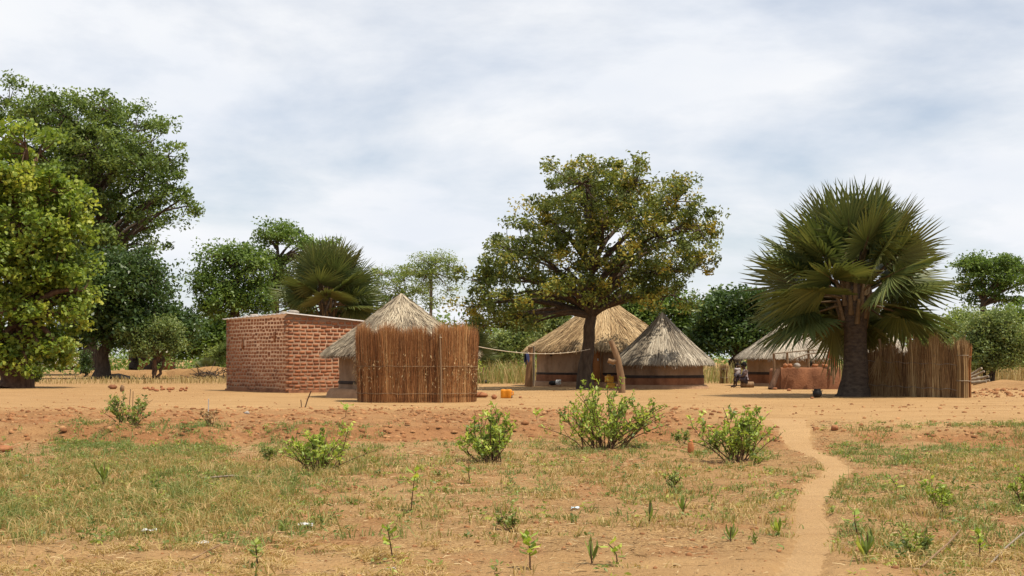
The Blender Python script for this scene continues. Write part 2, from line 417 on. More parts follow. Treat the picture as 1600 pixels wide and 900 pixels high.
M_white = noisy_mat('white_plastic', (0.36, 0.36, 0.35), (0.55, 0.55, 0.54), 12, 0.5, 0.3, 0.01)
M_blue = noisy_mat('dark_blue_cloth', (0.012, 0.018, 0.055), (0.028, 0.038, 0.10), 8, 0.9, 0.3, 0.01)
M_redcloth = noisy_mat('rust_cloth', (0.20, 0.045, 0.02), (0.30, 0.085, 0.035), 6, 0.9, 0.4, 0.02)
M_rope = noisy_mat('rope', (0.38, 0.31, 0.22), (0.58, 0.50, 0.38), 30, 0.9, 0.3, 0.01)
M_metal = noisy_mat('roof_sheet', (0.66, 0.64, 0.62), (0.82, 0.81, 0.80), 3, 0.5, 0.2, 0.01)
M_stone = noisy_mat('stone', (0.22, 0.19, 0.16), (0.40, 0.35, 0.30), 6, 0.9, 0.7, 0.03)
M_stonered = noisy_mat('brick_lump', (0.22, 0.085, 0.038), (0.36, 0.155, 0.07), 6, 0.9, 0.7, 0.03)
def mortar_mat():
    m, nt, b = new_mat('mud_mortar')
    n = noise_node(nt, 4, 6)
    c = mixc(nt, n.outputs['Fac'], (0.26, 0.150, 0.088), (0.335, 0.202, 0.122))
    nt.links.new(c, b.inputs['Base Color']); b.inputs['Roughness'].default_value = 0.95
    bump(nt, b, noise_node(nt, 25, 5).outputs['Fac'], 0.6, 0.02)
    return m
M_mortar = mortar_mat()
def brick_mat():
    m, nt, b = new_mat('fired_brick')
    oi = nt.nodes.new('ShaderNodeObjectInfo'); a = nt.nodes.new('ShaderNodeAttribute'); a.attribute_name = 'rnd'
    ad = nt.nodes.new('ShaderNodeMath'); ad.operation = 'ADD'
    nt.links.new(oi.outputs['Random'], ad.inputs[0]); nt.links.new(a.outputs['Fac'], ad.inputs[1])
    fr = nt.nodes.new('ShaderNodeMath'); fr.operation = 'FRACT'; nt.links.new(ad.outputs[0], fr.inputs[0])
    r = ramp_node(nt, [(0.0, (0.16, 0.066, 0.036)), (0.2, (0.24, 0.092, 0.045)), (0.7, (0.295, 0.118, 0.056)), (1.0, (0.335, 0.150, 0.076))])
    nt.links.new(fr.outputs[0], r.inputs[0])
    n = noise_node(nt, 14, 5)
    c = mixc(nt, 0.4, r.outputs[0], n.outputs['Color'], 'OVERLAY')
    c = mixc(nt, 0.75, c, r.outputs[0])
    nt.links.new(c, b.inputs['Base Color']); b.inputs['Roughness'].default_value = 0.92; b.inputs['Specular IOR Level'].default_value = 0.2
    bump(nt, b, n.outputs['Fac'], 0.5, 0.02)
    return m
M_brick = brick_mat()
M_skin = noisy_mat('skin', (0.060, 0.030, 0.019), (0.085, 0.043, 0.028), 6, 0.5, 0.05, 0.005)
M_hair = noisy_mat('hair', (0.006, 0.005, 0.005), (0.015, 0.013, 0.012), 20, 0.9, 0.9, 0.03)
M_blouse = noisy_mat('lilac_cloth', (0.20, 0.16, 0.17), (0.36, 0.31, 0.32), 9, 0.9, 0.3, 0.01)
M_skirt = noisy_mat('dark_skirt', (0.028, 0.024, 0.034), (0.075, 0.062, 0.075), 9, 0.9, 0.3, 0.01)
M_shirt = noisy_mat('pale_shirt', (0.34, 0.29, 0.28), (0.48, 0.43, 0.42), 9, 0.9, 0.3, 0.01)
# ---------------------------------------------------------------- ground
def lines(spec):
    out = []
    for a, b, n in spec: out.append(np.linspace(a, b, n, endpoint=False))
    return np.concatenate(out)
xp = np.concatenate([np.arange(0, 8.5, 0.075), np.arange(8.5, 24, 0.22), np.geomspace(24, 4000, 40)])
xs = np.concatenate([-xp[:0:-1], xp])
ys = [-400, -100, -30, -10, 0, 4, 6]
y = 7.0
while y < 4500:
    ys.append(y)
    y += max(0.05, min(0.00042 * y * y, 0.35)) if y < 70 else 0.06 * y
ys = np.array(ys)
GX, GYY = np.meshgrid(xs, ys)
GZ = T(GX, GYY)
def cover(X, Y):
    px, py = pj(X, Y)
    pm = path_mask(X, Y)
    yb = bank_y(X)
    n = fbm(X * 0.35 + 11, Y * 0.35, 4)
    n2 = fbm(X * 1.6 + 3, Y * 1.2 + 8, 4)
    hoe = sstep(yb - 1.0, yb, Y) * (1 - sstep(31, 36, Y)) * (1 - sstep(3.2, 5.4, X + 2 * (n - .5)))
    yard = sstep(29, 34, Y + 6 * (n2 - .5)) * (1 - sstep(62, 70, Y)) 
    rightroad = sstep(yb - .2, yb + 1.2, Y) * sstep(3.0, 5.2, X) * (1 - sstep(62, 70, Y))
    leftlitter = sstep(-7, -11, X) * sstep(30, 40, Y) * 0.45
    pale = np.clip(np.maximum(np.maximum(yard - 0.5 * hoe, rightroad), pm) - leftlitter, 0, 1)
    bl = sstep(14.2, 10.2, Y + 3.0 * (n2 - .5) + 0.25 * np.maximum(-X - 1.5, 0) * 2)       # bare strip nearest the camera
    rl = sstep(11.2, 9.7, Y + 1.5 * (n2 - .5)) * sstep(3.2, 2.2, X)
    pale = np.clip(np.maximum(pale, 0.8 * rl), 0, 1)
    bankl = np.exp(-((Y - yb) / 0.7) ** 2)
    red = np.clip(hoe * (0.40 + 1.3 * (n2 - .38)) + 0.9 * bankl * sstep(0.42, 0.6, n2) + 0.55 * sstep(.55, .68, n2) * sstep(28, 25, Y), 0, 1) * (1 - pm)
    mound = sstep(19, 22, X) * sstep(40, 44, Y) * (1 - sstep(75, 90, Y))
    red = np.clip(red + 0.9 * mound * sstep(.4, .55, n2), 0, 1)
    front = 1 - sstep(24, 26.5, Y)
    dry = np.clip(front * (0.25 + 1.3 * (n - 0.25)) * (1 - rl) + sstep(62, 72, Y), 0, 1) * (1 - pm)
    return pale, red, dry
pale, red, dry = cover(GX, GYY)
gg = Geo()
ny, nx = GX.shape
i = np.arange(ny - 1)[:, None] * nx; j = np.arange(nx - 1)[None, :]
gg.add(np.stack([GX, GYY, GZ], -1), np.stack([i + j, i + j + 1, i + nx + j + 1, i + nx + j], -1).reshape(-1, 4))
go = gg.build('ground', M_soil, smooth=True); tag(go, kind='structure')
for k, v in (('pale', pale), ('red', red), ('dry', dry)):
    a = go.data.attributes.new(k, 'FLOAT', 'POINT'); a.data.foreach_set('value', v.ravel().astype(np.float32))

# footpath: a trodden strip 8 mm above the ground sheet
yy = np.concatenate([np.arange(7.0, 14, 0.08), np.arange(14, 28.2, 0.16)])
cx = path_c(yy); cw = path_w(yy)
uu = np.linspace(-1, 1, 11)
wl = cw * (0.92 + 0.5 * (fbm(yy * 2.2, yy * 0 + 1, 4) - .5)); wr = cw * (0.92 + 0.5 * (fbm(yy * 2.2, yy * 0 + 31, 4) - .5))
PXX = cx[:, None] + np.where(uu[None, :] < 0, uu[None, :] * wl[:, None], uu[None, :] * wr[:, None])
PYY = np.repeat(yy[:, None], 11, 1)
PZZ = T(PXX, PYY) + 0.010 - 0.012 * np.abs(uu)[None, :] ** 4
gp = Geo(); ny, nx = PXX.shape
i = np.arange(ny - 1)[:, None] * nx; j = np.arange(nx - 1)[None, :]
gp.add(np.stack([PXX, PYY, PZZ], -1), np.stack([i + j, i + j + 1, i + nx + j + 1, i + nx + j], -1).reshape(-1, 4))
tag(gp.build('footpath', M_path, smooth=True), kind='structure')

# ---------------------------------------------------------------- ground cover (nobody could count it)
def scatter(n, y0, y1, k=0.52, pw=1.0):
    Y = y0 + (y1 - y0) * rng.random(n) ** pw
    Y = np.sqrt(y0 * y0 + (y1 * y1 - y0 * y0) * rng.random(n)) if pw == 1.0 else Y
    X = (rng.random(n) * 2 - 1) * k * Y
    return X, Y
def grass_density(X, Y):
    px, py = pj(X, Y)
    n = fbm(X * 0.8 + 21, Y * 0.5 + 2, 4)
    fine = fbm(X * 2.5 + 7, Y * 2.0 + 5, 3)
    left = 1 - sstep(380, 560, px)
    right = sstep(1290, 1340, px)
    d = 0.36 + 0.70 * left + 0.30 * right
    d = d * sstep(712, 735, py + 30 * (n - .5)) 
    edge = 865 - 30 * left + 60 * right - 25 * (1 - left) * (1 - right)
    d = d * (1 - 0.93 * sstep(edge - 22, edge + 22, py + 70 * (fine - .5)))
    fr = sstep(655, 700, py) * (1 - sstep(712, 735, py))        # foot of the bank
    d = d + fr * (1.0 * sstep(60, 120, px) * (1 - sstep(330, 380, px)) + 0.6 * sstep(380, 430, px) * (1 - sstep(560, 620, px))
                  + 0.35 * sstep(650, 760, px) * (1 - sstep(1180, 1230, px)) + 0.95 * sstep(1280, 1310, px)) * sstep(668, 690, py)
    d = d * sstep(0.38, 0.60, 0.5 * n + 0.5 * fine + 0.10 * left + 0.05)
    return np.clip(d, 0, 1) * (1 - path_mask(X, Y) > 0.6)
def greenness(X, Y):
    px, py = pj(X, Y)
    n = fbm(X * 0.6 + 51, Y * 0.45 + 12, 4)
    g = 0.42 + 1.2 * (n - .5) + 0.16 * (1 - sstep(300, 600, px)) + 0.12 * sstep(1290, 1340, px)
    g = g + 0.25 * sstep(725, 700, py) - 0.25 * sstep(835, 880, py)
    return g
gb = Geo()
X, Y = scatter(24000, 8.0, 25.5)
keep = rng.random(len(X)) < grass_density(X, Y) * np.clip(15 / Y, 0.5, 1)
X, Y = X[keep], Y[keep]
nb = rng.integers(8, 24, len(X))
gr = greenness(X, Y) + 0.2 * rng.normal(size=len(X)); hs = 0.5 + 1.0 * rng.random(len(X)) ** 2
k = np.repeat(np.arange(len(X)), nb)
sp = 0.055
bx = X[k] + sp * rng.normal(size=len(k)); by = Y[k] + sp * rng.normal(size=len(k))
h = hs[k] * (0.03 + 0.075 * rng.random(len(k)))
A = np.stack([bx, by, T(bx, by) - 0.005], -1)
ld = rng.normal(size=(len(k), 2)); ld /= np.linalg.norm(ld, axis=1)[:, None] + 1e-6
lean = (0.15 + 1.0 * rng.random(len(k)))[:, None]
B = A + np.concatenate([ld * lean * h[:, None] * .45, h[:, None] * .62], 1)
Cc = A + np.concatenate([ld * lean * h[:, None] * 1.15, h[:, None] * (1.05 - .45 * lean)], 1)
strips(gb, A, B, Cc, 0.006 + 0.007 * rng.random(len(k)), np.clip(gr[k] + 0.24 * rng.normal(size=len(k)), 0, 1), 0.1)
# single taller stalks
X, Y = scatter(9000, 8.0, 25)
keep = rng.random(len(X)) < 0.7 * grass_density(X, Y)
X, Y = X[keep], Y[keep]; n = len(X)
h = 0.12 + 0.16 * rng.random(n) ** 2
A = np.stack([X, Y, T(X, Y)], -1); ld = rng.normal(size=(n, 2)) * 0.22
strips(gb, A, A + np.concatenate([ld * h[:, None] * .4, h[:, None] * .6], 1), A + np.concatenate([ld * h[:, None], h[:, None]], 1), 0.004,
       np.clip(greenness(X, Y) - 0.15 + .25 * rng.normal(size=n), 0, 1), 0.3)
# longer matted tufts in the left field and on the right verge
X, Y = scatter(3800, 8.6, 21); px, py = pj(X, Y)
keep = rng.random(len(X)) < grass_density(X, Y) * (.42 * (px < 620) + .16) * sstep(.40, .56, fbm(X * .7 + 31, Y * .6, 3))
X, Y = X[keep], Y[keep]; k = np.repeat(np.arange(len(X)), 34); n = len(k)
bx = X[k] + .06 * rng.normal(size=n); by = Y[k] + .06 * rng.normal(size=n); h = (.07 + .10 * rng.random(len(X)))[k] * (.5 + .8 * rng.random(n))
A = np.stack([bx, by, T(bx, by)], -1); ld = .55 * rng.normal(size=(n, 2))
strips(gb, A, A + np.concatenate([ld * h[:, None] * .35, h[:, None] * .65], 1), A + np.concatenate([ld * h[:, None] * 1.1, h[:, None] * .9], 1), .007, np.clip((.38 + .28 * rng.normal(size=len(X)))[k] + .16 * rng.normal(size=n), 0, 1), .15)
# dead brown tufts towards the lower left and lower right
X, Y = scatter(1500, 8.3, 13.5); px, py = pj(X, Y)
keep = (rng.random(len(X)) < .5 * ((px < 700) | (px > 1380)) * sstep(825, 860, py)) & (path_mask(X, Y) < .2)
X, Y = X[keep], Y[keep]; k = np.repeat(np.arange(len(X)), 26); n = len(k)
bx = X[k] + .05 * rng.normal(size=n); by = Y[k] + .05 * rng.normal(size=n); h = .04 + .08 * rng.random(n)
A = np.stack([bx, by, T(bx, by)], -1); ld = rng.normal(size=(n, 2))
strips(gb, A, A + np.concatenate([ld * h[:, None] * .4, h[:, None] * .5], 1), A + np.concatenate([ld * h[:, None] * 1.1, h[:, None] * .35], 1), .007, np.clip(.13 + .1 * rng.normal(size=n), 0, 1), .3)
tag(gb.build('grass', M_grass), 'short patchy green and straw coloured grass on the red soil', 'grass', kind='stuff')

# broad leaved ground cover
gw = Geo()
X, Y = scatter(9000, 8.2, 26)
keep = rng.random(len(X)) < 0.55 * grass_density(X, Y) + 0.015 * (Y < 26)
X, Y = X[keep], Y[keep]
nb = rng.integers(5, 12, len(X)); k = np.repeat(np.arange(len(X)), nb)
rad = 0.02 + 0.045 * rng.random(len(k)); an = rng.random(len(k)) * 6.283
lx = X[k] + rad * np.cos(an); ly = Y[k] + rad * np.sin(an)
C = np.stack([lx, ly, T(lx, ly) + 0.015 + 0.07 * rng.random(len(k)) * rng.random(len(X))[k]], -1)
leaves(gw, C, 0.045, np.clip(0.45 + .3 * rng.normal(size=len(X))[k] + .1 * rng.normal(size=len(k)), 0, 1), 0.9, 0.45,
       np.stack([np.cos(an), np.sin(an), 0 * an + .4], -1))
X, Y = scatter(1500, 8.6, 26)
keep = (rng.random(len(X)) < .5 * grass_density(X, Y) + .06) & (path_mask(X, Y) < .2)
X, Y = X[keep], Y[keep]; k = np.repeat(np.arange(len(X)), 22); n = len(k)
hh = (.06 + .16 * rng.random(len(X)) ** 2)[k]; an = rng.random(n) * 6.283; tq = rng.random(n)
lx = X[k] + (.01 + .5 * hh * rng.random(n) * (.4 + tq)) * np.cos(an); ly = Y[k] + (.01 + .5 * hh * rng.random(n) * (.4 + tq)) * np.sin(an)
C = np.stack([lx, ly, T(lx, ly) + .01 + hh * tq], -1)
leaves(gw, C, .042, np.clip(.5 + .3 * rng.normal(size=len(X))[k] + .12 * rng.normal(size=n), 0, 1), .5, .4, np.stack([np.cos(an), np.sin(an), 0 * an + .8], -1))
tag(gw.build('low_weeds', M_weed), 'tiny broad leaved weeds scattered over the field', 'weeds', kind='stuff')

# dead straw lying on the ground
gl = Geo()
X, Y = scatter(60000, 8.0, 27)
px, py = pj(X, Y)
keep = (rng.random(len(X)) < (0.25 + 0.6 * sstep(.42, .6, fbm(X * .9, Y * .7 + 4, 3)) + 0.4 * sstep(830, 880, py) * (px < 700))) & (path_mask(X, Y) < .3)
X, Y = X[keep], Y[keep]; n = len(X)
an = rng.random(n) * 6.283; L = 0.02 + 0.075 * rng.random(n) ** 1.5
A = np.stack([X, Y, T(X, Y) + .006 + .01 * rng.random(n)], -1)
d = np.stack([np.cos(an), np.sin(an), 0.05 + 0.25 * rng.random(n)], -1)
B = A + d * L[:, None] * .5; Cc = A + d * L[:, None] * np.array([1, 1, .5]) + 0.015 * rng.normal(size=(n, 3)) * np.array([1, 1, .3])
strips(gl, A, B, Cc, 0.004 + .004 * rng.random(n), rng.random(n), .5)
tag(gl.build('dry_straw_litter', M_litter), 'dead straw and leaf litter lying on the soil', 'straw', kind='stuff')

# clods of hoed earth
gc = Geo()
def clods(X, Y, s):
    n = len(X)
    ico = np.array([(0, 0, 1), (.9, 0, .35), (.28, .85, .35), (-.72, .53, .35), (-.72, -.53, .35), (.28, -.85, .35),
                    (.72, .53, -.4), (-.28, .85, -.4), (-.9, 0, -.4), (-.28, -.85, -.4), (.72, -.53, -.4)])
    Fi = [(0, 1, 2), (0, 2, 3), (0, 3, 4), (0, 4, 5), (0, 5, 1), (1, 6, 2), (2, 7, 3), (3, 8, 4), (4, 9, 5), (5, 10, 1), (6, 7, 2), (7, 8, 3), (8, 9, 4), (9, 10, 5), (10, 6, 1)]
    V = ico[None] * (1 + .5 * (rng.random((n, 11, 1)) - .5)) * s[:, None, None] * np.array([1, 1, .62]) * (0.7 + .6 * rng.random((n, 1, 3)))
    V = V + np.stack([X, Y, T(X, Y) + s * .15], -1)[:, None, :]
    Ff = (np.arange(n)[:, None, None] * 11 + np.array(Fi)[None]).reshape(-1, 3)
    gc.add(V, Ff, np.repeat(np.clip(.45 + .25 * rng.normal(size=n), 0, 1), 15))
X, Y = scatter(30000, 24.0, 37, 0.5)
_, rd, _ = cover(X, Y)
keep = rng.random(len(X)) < 0.75 * rd + .03
clods(X[keep], Y[keep], (0.012 + .052 * rng.random(keep.sum()) ** 3.5))
X, Y = scatter(16000, 8.2, 24, 0.5)
keep = (path_mask(X, Y) < .4) & (rng.random(len(X)) < .2 + .8 * sstep(.5, .65, fbm(X * 1.6 + 3, Y * 1.2 + 8, 4)))
clods(X[keep], Y[keep], (0.005 + .024 * rng.random(keep.sum()) ** 4))
X, Y = scatter(1300, 34, 58, 0.5)
clods(X, Y, (0.008 + .03 * rng.random(len(X)) ** 5))
X = 14 + 16 * rng.random(1500); Y = 43 + 14 * rng.random(1500); keep = X / Y > .325
clods(X[keep], Y[keep], .02 + .09 * rng.random(keep.sum()) ** 3)
tag(gc.build('earth_clods', M_clod), 'crumbly red earth clods strewn over the hoed ground', 'soil clods', kind='stuff')

# tall dry grass behind the yard
gd = Geo()
X = -40 + 85 * rng.random(22000); Y = 67 + 26 * rng.random(22000) ** 1.5
X = X * Y / 70
lft = sstep(-9, -13, X * 60 / Y)
keep = (fbm(X * .3, Y * .2, 3) > .40) & (rng.random(len(X)) > .45 * lft)
X, Y, lft = X[keep], Y[keep], lft[keep]; n = len(X)
h = (1 - .72 * lft) * (0.45 + .65 * rng.random(n)) * (0.5 + .8 * fbm(X * .25 + 8, Y * .2, 2))
A = np.stack([X, Y, T(X, Y)], -1); ld = rng.normal(size=(n, 2)) * .25
strips(gd, A, A + np.concatenate([ld * h[:, None] * .4, h[:, None] * .6], 1), A + np.concatenate([ld * h[:, None] * 1.1, h[:, None]], 1), .035,
       np.clip(.62 + 1.4 * (fbm(X * .2 + 3, Y * .1, 3) - .45) + .2 * rng.normal(size=n), 0, 1), .3)
tag(gd.build('tall_dry_grass', M_drygrass), 'tall pale dry grass along the back of the yard', 'dry grass', kind='stuff')

# low earth banks
def ridge(name, label, x0, y0, x1, y1, w, h, mat, seed):
    n, m = 60, 9
    t = np.linspace(0, 1, n); u = np.linspace(-1, 1, m)
    ddx, ddy = x1 - x0, y1 - y0; L = math.hypot(ddx, ddy); nx_, ny_ = -ddy / L, ddx / L
    TT, UU = np.meshgrid(t, u, indexing='ij')
    Xr = x0 + ddx * TT + nx_ * UU * w; Yr = y0 + ddy * TT + ny_ * UU * w
    prof = np.sqrt(np.clip(1 - UU ** 2, 0, 1)) * np.clip(np.minimum(TT, 1 - TT) * 9, 0, 1)
    Zr = 0.25 + h * prof * (0.65 + .8 * (fbm(Xr * .9 + seed, Yr * .9, 4) - .3)) - 0.03
    g = Geo(); i = np.arange(n - 1)[:, None] * m; j = np.arange(m - 1)[None, :]
    g.add(np.stack([Xr, Yr, Zr], -1), np.stack([i + j, i + m + j, i + m + j + 1, i + j + 1], -1).reshape(-1, 4), .6)
    tag(g.build(name, mat, smooth=True), label, None, kind='structure')
ridge('earth_bank', None, xat(140, 95), 95, xat(270, 90), 90, 1.6, .55, M_soil, 3)
ridge('earth_bank', None, xat(262, 92), 92, xat(372, 88), 88, 1.4, .75, M_soil, 9)
ridge('soil_mound', None, xat(1520, 60), 60, xat(1800, 55), 55, 3.2, .34, M_soil, 14)


# ---------------------------------------------------------------- brick house
C0 = Vector((xat(450, 49.4), 49.4, 0.25))
Cl = Vector((xat(353, 53.3), 53.3, 0.25))
dl = (Cl - C0); LL = dl.length; dl.normalize()
dr = Vector((-dl.y, dl.x, 0))
if dr.x < 0: dr = -dr
LR = 4.3
def roof_h(s, t):                       # s along the left side, t along the right side
    return 2.78 - 0.02 * s - 0.075 * t
house = empty('brick_house', C0)
tag(house, 'small flat-roofed red brick house left of the front thatched hut', 'house')
def hp(s, t, z): return np.array([dl.x * s + dr.x * t, dl.y * s + dr.y * t, z])
g = Geo()
cs = [(0.014, 0.014), (LL - .014, 0.014), (LL - .014, LR - .014), (0.014, LR - .014)]
V = [hp(s, t, -0.1) for s, t in cs] + [hp(s, t, roof_h(s, t) - .03) for s, t in cs]
g.add(V, [(0, 1, 5, 4), (1, 2, 6, 5), (2, 3, 7, 6), (3, 0, 4, 7), (4, 5, 6, 7)])
wall = g.build('wall', M_mortar, house)
bricks = []
nco = 21; pitch = 2.74 / nco
def brick_mesh(w, h, d):
    g = Geo(); v = []
    for z in (-.5, .5):
        for yv in (-.5, .5):
            for x in (-.5, .5): v.append((x * w, yv * d, z * h))
    v = np.array(v) + (rng.random((8, 3)) - .5) * .010
    g.add(v, [(0, 2, 3, 1), (4, 5, 7, 6), (0, 1, 5, 4), (1, 3, 7, 5), (3, 2, 6, 7), (2, 0, 4, 6)], .0)
    me = g.mesh('brick'); me.materials.append(M_brick); return me
bm_s = [brick_mesh(.215, .088, .05) for _ in range(6)]
bm_h = [brick_mesh(.165, .086, .05) for _ in range(6)]
stuffb = Geo(); nsingle = 0
rotR = math.atan2(dr.y, dr.x); rotL = math.atan2(dl.y, dl.x)
def put_brick(me, p, rz, single):
    global nsingle
    if single and nsingle < 300:
        o = bpy.data.objects.new('brick', me); col.objects.link(o); o.parent = house
        o.location = p; o.rotation_euler = (rng.normal() * .02, rng.normal() * .012, rz); nsingle += 1
    else:
        v = np.array([q.co for q in me.vertices]); c, s_ = math.cos(rz), math.sin(rz)
        v = v @ np.array([[c, -s_, 0], [s_, c, 0], [0, 0, 1]]).T + p
        stuffb.add(v, [(0, 2, 3, 1), (4, 5, 7, 6), (0, 1, 5, 4), (1, 3, 7, 5), (3, 2, 6, 7), (2, 0, 4, 6)], rng.random())
for cidx in range(nco):                        # right face: stretchers
    z = .04 + (cidx + .5) * pitch
    t = .11 + (.0 if cidx % 2 else -.07); jz = 0
    while t < LR - .08:
        if z < roof_h(0, t) - .09:
            put_brick(bm_s[rng.integers(6)], hp(0.030 + .003 * rng.normal(), t, z + .008 * rng.normal()), rotR, t < 2.75)
        t += .262 + .012 * rng.normal()
order = []
for cidx in range(nco):                        # left face: headers
    z = .04 + (cidx + .5) * pitch
    s = .10 + (.04 if cidx % 2 else -.04)
    while s < LL - .06:
        if z < roof_h(s, 0) - .09: order.append((s, z))
        s += .222 + .012 * rng.normal()
order.sort()
for s, z in order:
    put_brick(bm_h[rng.integers(6)], hp(s, 0.030 + .003 * rng.normal(), z + .01 * rng.normal()), rotL, True)
o = stuffb.build('brick_courses', M_brick, house); o['kind'] = 'stuff'
# dirt splashed plinth, raised blocks standing in for dark vent slots, roof
g = Geo()
n = 40
for a, b, ofs in (((0, 0), (LL, 0), (0, -1)), ((0, 0), (0, LR), (-1, 0))):
    t = np.linspace(0, 1, n)
    top = .03 + .16 * fbm(t * 9 + ofs[0] * 5, t * 0, 3)
    P = []
    for k in range(n):
        s_ = a[0] + (b[0] - a[0]) * t[k] + ofs[0] * .03 ; u_ = a[1] + (b[1] - a[1]) * t[k] + ofs[1] * .03
        P += [hp(s_ + ofs[0] * .05, u_ + ofs[1] * .05, -.05), hp(s_, u_, top[k])]
    ii = np.arange(n - 1) * 2
    g.add(P, np.stack([ii, ii + 2, ii + 3, ii + 1], -1))
g.build('mud_splash_skirt', M_mudred, house)
for s, z in ((3.45, 1.72), (0.95, 1.95)):
    g = Geo(); box(g, hp(s, -.025, z), (.10, .04, .36), .2, Matrix.Rotation(rotL, 3, 'Z'), .012); g.build('vent_slot_block', M_stonered, house)  # reddish block set proud in place of a dark recessed slot
g = Geo()
ov = .09
nr = 60
for e in (0, 1):
    pass
ss = np.linspace(-ov, LL + ov, 50); tt = np.linspace(-ov, LR + ov, 40)
S_, T_ = np.meshgrid(ss, tt, indexing='ij')
Zt = 2.78 - .02 * S_ - .075 * T_ + .012 * np.sin(S_ * 2 * np.pi / .15)
Pt = np.stack([dl.x * S_ + dr.x * T_, dl.y * S_ + dr.y * T_, Zt], -1)
i = np.arange(49)[:, None] * 40; j = np.arange(39)[None, :]
Fq = np.stack([i + j, i + 40 + j, i + 41 + j, i + j + 1], -1).reshape(-1, 4)
g.add(Pt, Fq); g.add(Pt - np.array([0, 0, .035]), Fq[:, ::-1])
def rim(a): 
    a = np.asarray(a); m = len(a)
    g.add(np.concatenate([Pt.reshape(-1, 3)[a], Pt.reshape(-1, 3)[a] - np.array([0, 0, .035])]), np.stack([np.arange(m - 1), np.arange(1, m), np.arange(1, m) + m, np.arange(m - 1) + m], -1))
rim(np.arange(40)); rim(np.arange(50) * 40); rim(np.arange(50) * 40 + 39); rim(49 * 40 + np.arange(40))
g.build('roof', M_metal, house)
for k, (s, t, sz, lab) in enumerate(((.12, .3, .13, 'pale stone weighing down the brick house roof at its near corner'),
                          (.75, .25, .10, 'rounded grey stone on the brick house roof, second from the near corner'),
                          (1.5, .35, .07, 'smallest grey stone on the brick house roof'),
                          (3.1, .25, .12, 'flat grey stone on the left half of the brick house roof'),
                          (3.75, .3, .09, 'grey stone nearest the left end of the brick house roof'))):
    p = hp(s, t, roof_h(s, t) + sz * .4 + .01) + np.array(C0)
    g = Geo(); blob(g, (0, 0, 0), (sz * 1.5, sz, sz * .6)); o = g.build('roof_stone', M_stone, smooth=False); o.location = p
    tag(o, lab, 'stone', 'stones holding down the brick house roof')

# ---------------------------------------------------------------- thatched huts
def thatch(parent, Rr, ze, za, mat, n, messy=.12, prof=0.0, lenm=.9, sw=.03, clump=3):
    rf = Geo()
    tt = np.linspace(0, 1, 14)
    r_ = Rr * tt; z_ = za + (ze - za) * (tt + prof * np.sin(np.pi * tt))
    P = [(max(a, .02), b) for a, b in zip(r_, z_)] + [(Rr * .99, ze - .10), (Rr * .8, ze + .05), (Rr * .3, ze + .15)]
    lathe(rf, P, 56, wob=.07)
    roof = rf.build('roof', mat, parent, smooth=False)
    g = Geo()
    t0 = np.sqrt(rng.random(n)) * 1.0
    # straws hang down the slope in overlapping courses
    t0 = np.clip(t0 - .06, 0.01, 1)
    a = rng.random(n) * 2 * np.pi
    slope = math.hypot(Rr, za - ze)
    L = lenm * (.5 + .6 * rng.random(n)) / slope
    da = messy * rng.normal(size=n)
    def pos(t, a_, h):
        zz = za + (ze - za) * (t + prof * np.sin(np.pi * np.clip(t, 0, 1)))
        return np.stack([(Rr * t + h * .5) * np.cos(a_), (Rr * t + h * .5) * np.sin(a_), zz + h * .8], -1)
    h0 = .015 + .05 * rng.random(n) ** 2
    tend = np.minimum(t0 + L, 1.03 + .05 * rng.random(n))
    sp_ = da * L / np.maximum(t0 + L * .5, .12)
    sp_ = np.clip(sp_, -.5, .5)
    A = pos(t0, a, h0 * .4); B = pos((t0 + tend) / 2, a + sp_ * .5, h0); Cc = pos(tend, a + sp_, h0 + .03 * rng.normal(size=n) * messy * 4)
    Cc[:, 2] -= .06 * sstep(.97, 1.04, tend)
    rad = np.stack([np.cos(a), np.sin(a), 0 * a], -1); tan = np.stack([-np.sin(a), np.cos(a), 0 * a + .25 * rng.normal(size=n)], -1)
    base = fbm(np.cos(a) * clump * 2 + 5, np.sin(a) * clump * 2 + t0 * 1.5, 3)
    strips(g, A, B, Cc, sw * (.5 + .8 * rng.random(n)), np.clip(.5 + 1.1 * (base - .5) + .24 * rng.normal(size=n), 0, 1), .35, unit(tan))
    # ragged eave fringe
    m = int(n * .18); a = rng.random(m) * 2 * np.pi
    A = pos(np.full(m, .93), a, -.01 + .03 * rng.random(m)); Cc = pos(1.02 + .05 * rng.random(m), a + .03 * rng.normal(size=m), -.03 * rng.random(m)); Cc[:, 2] -= .16 * rng.random(m) * (.3 + 1.4 * fbm(np.cos(a) * 4 + 9, np.sin(a) * 4 + 9, 3))
    strips(g, A, (A + Cc) / 2 + .01, Cc, sw, np.clip(.35 + .25 * rng.normal(size=m), 0, 1), .3, unit(np.stack([-np.sin(a), np.cos(a), 0 * a], -1)))
    o = g.build('straw', mat, roof); o['kind'] = 'stuff'
    return roof
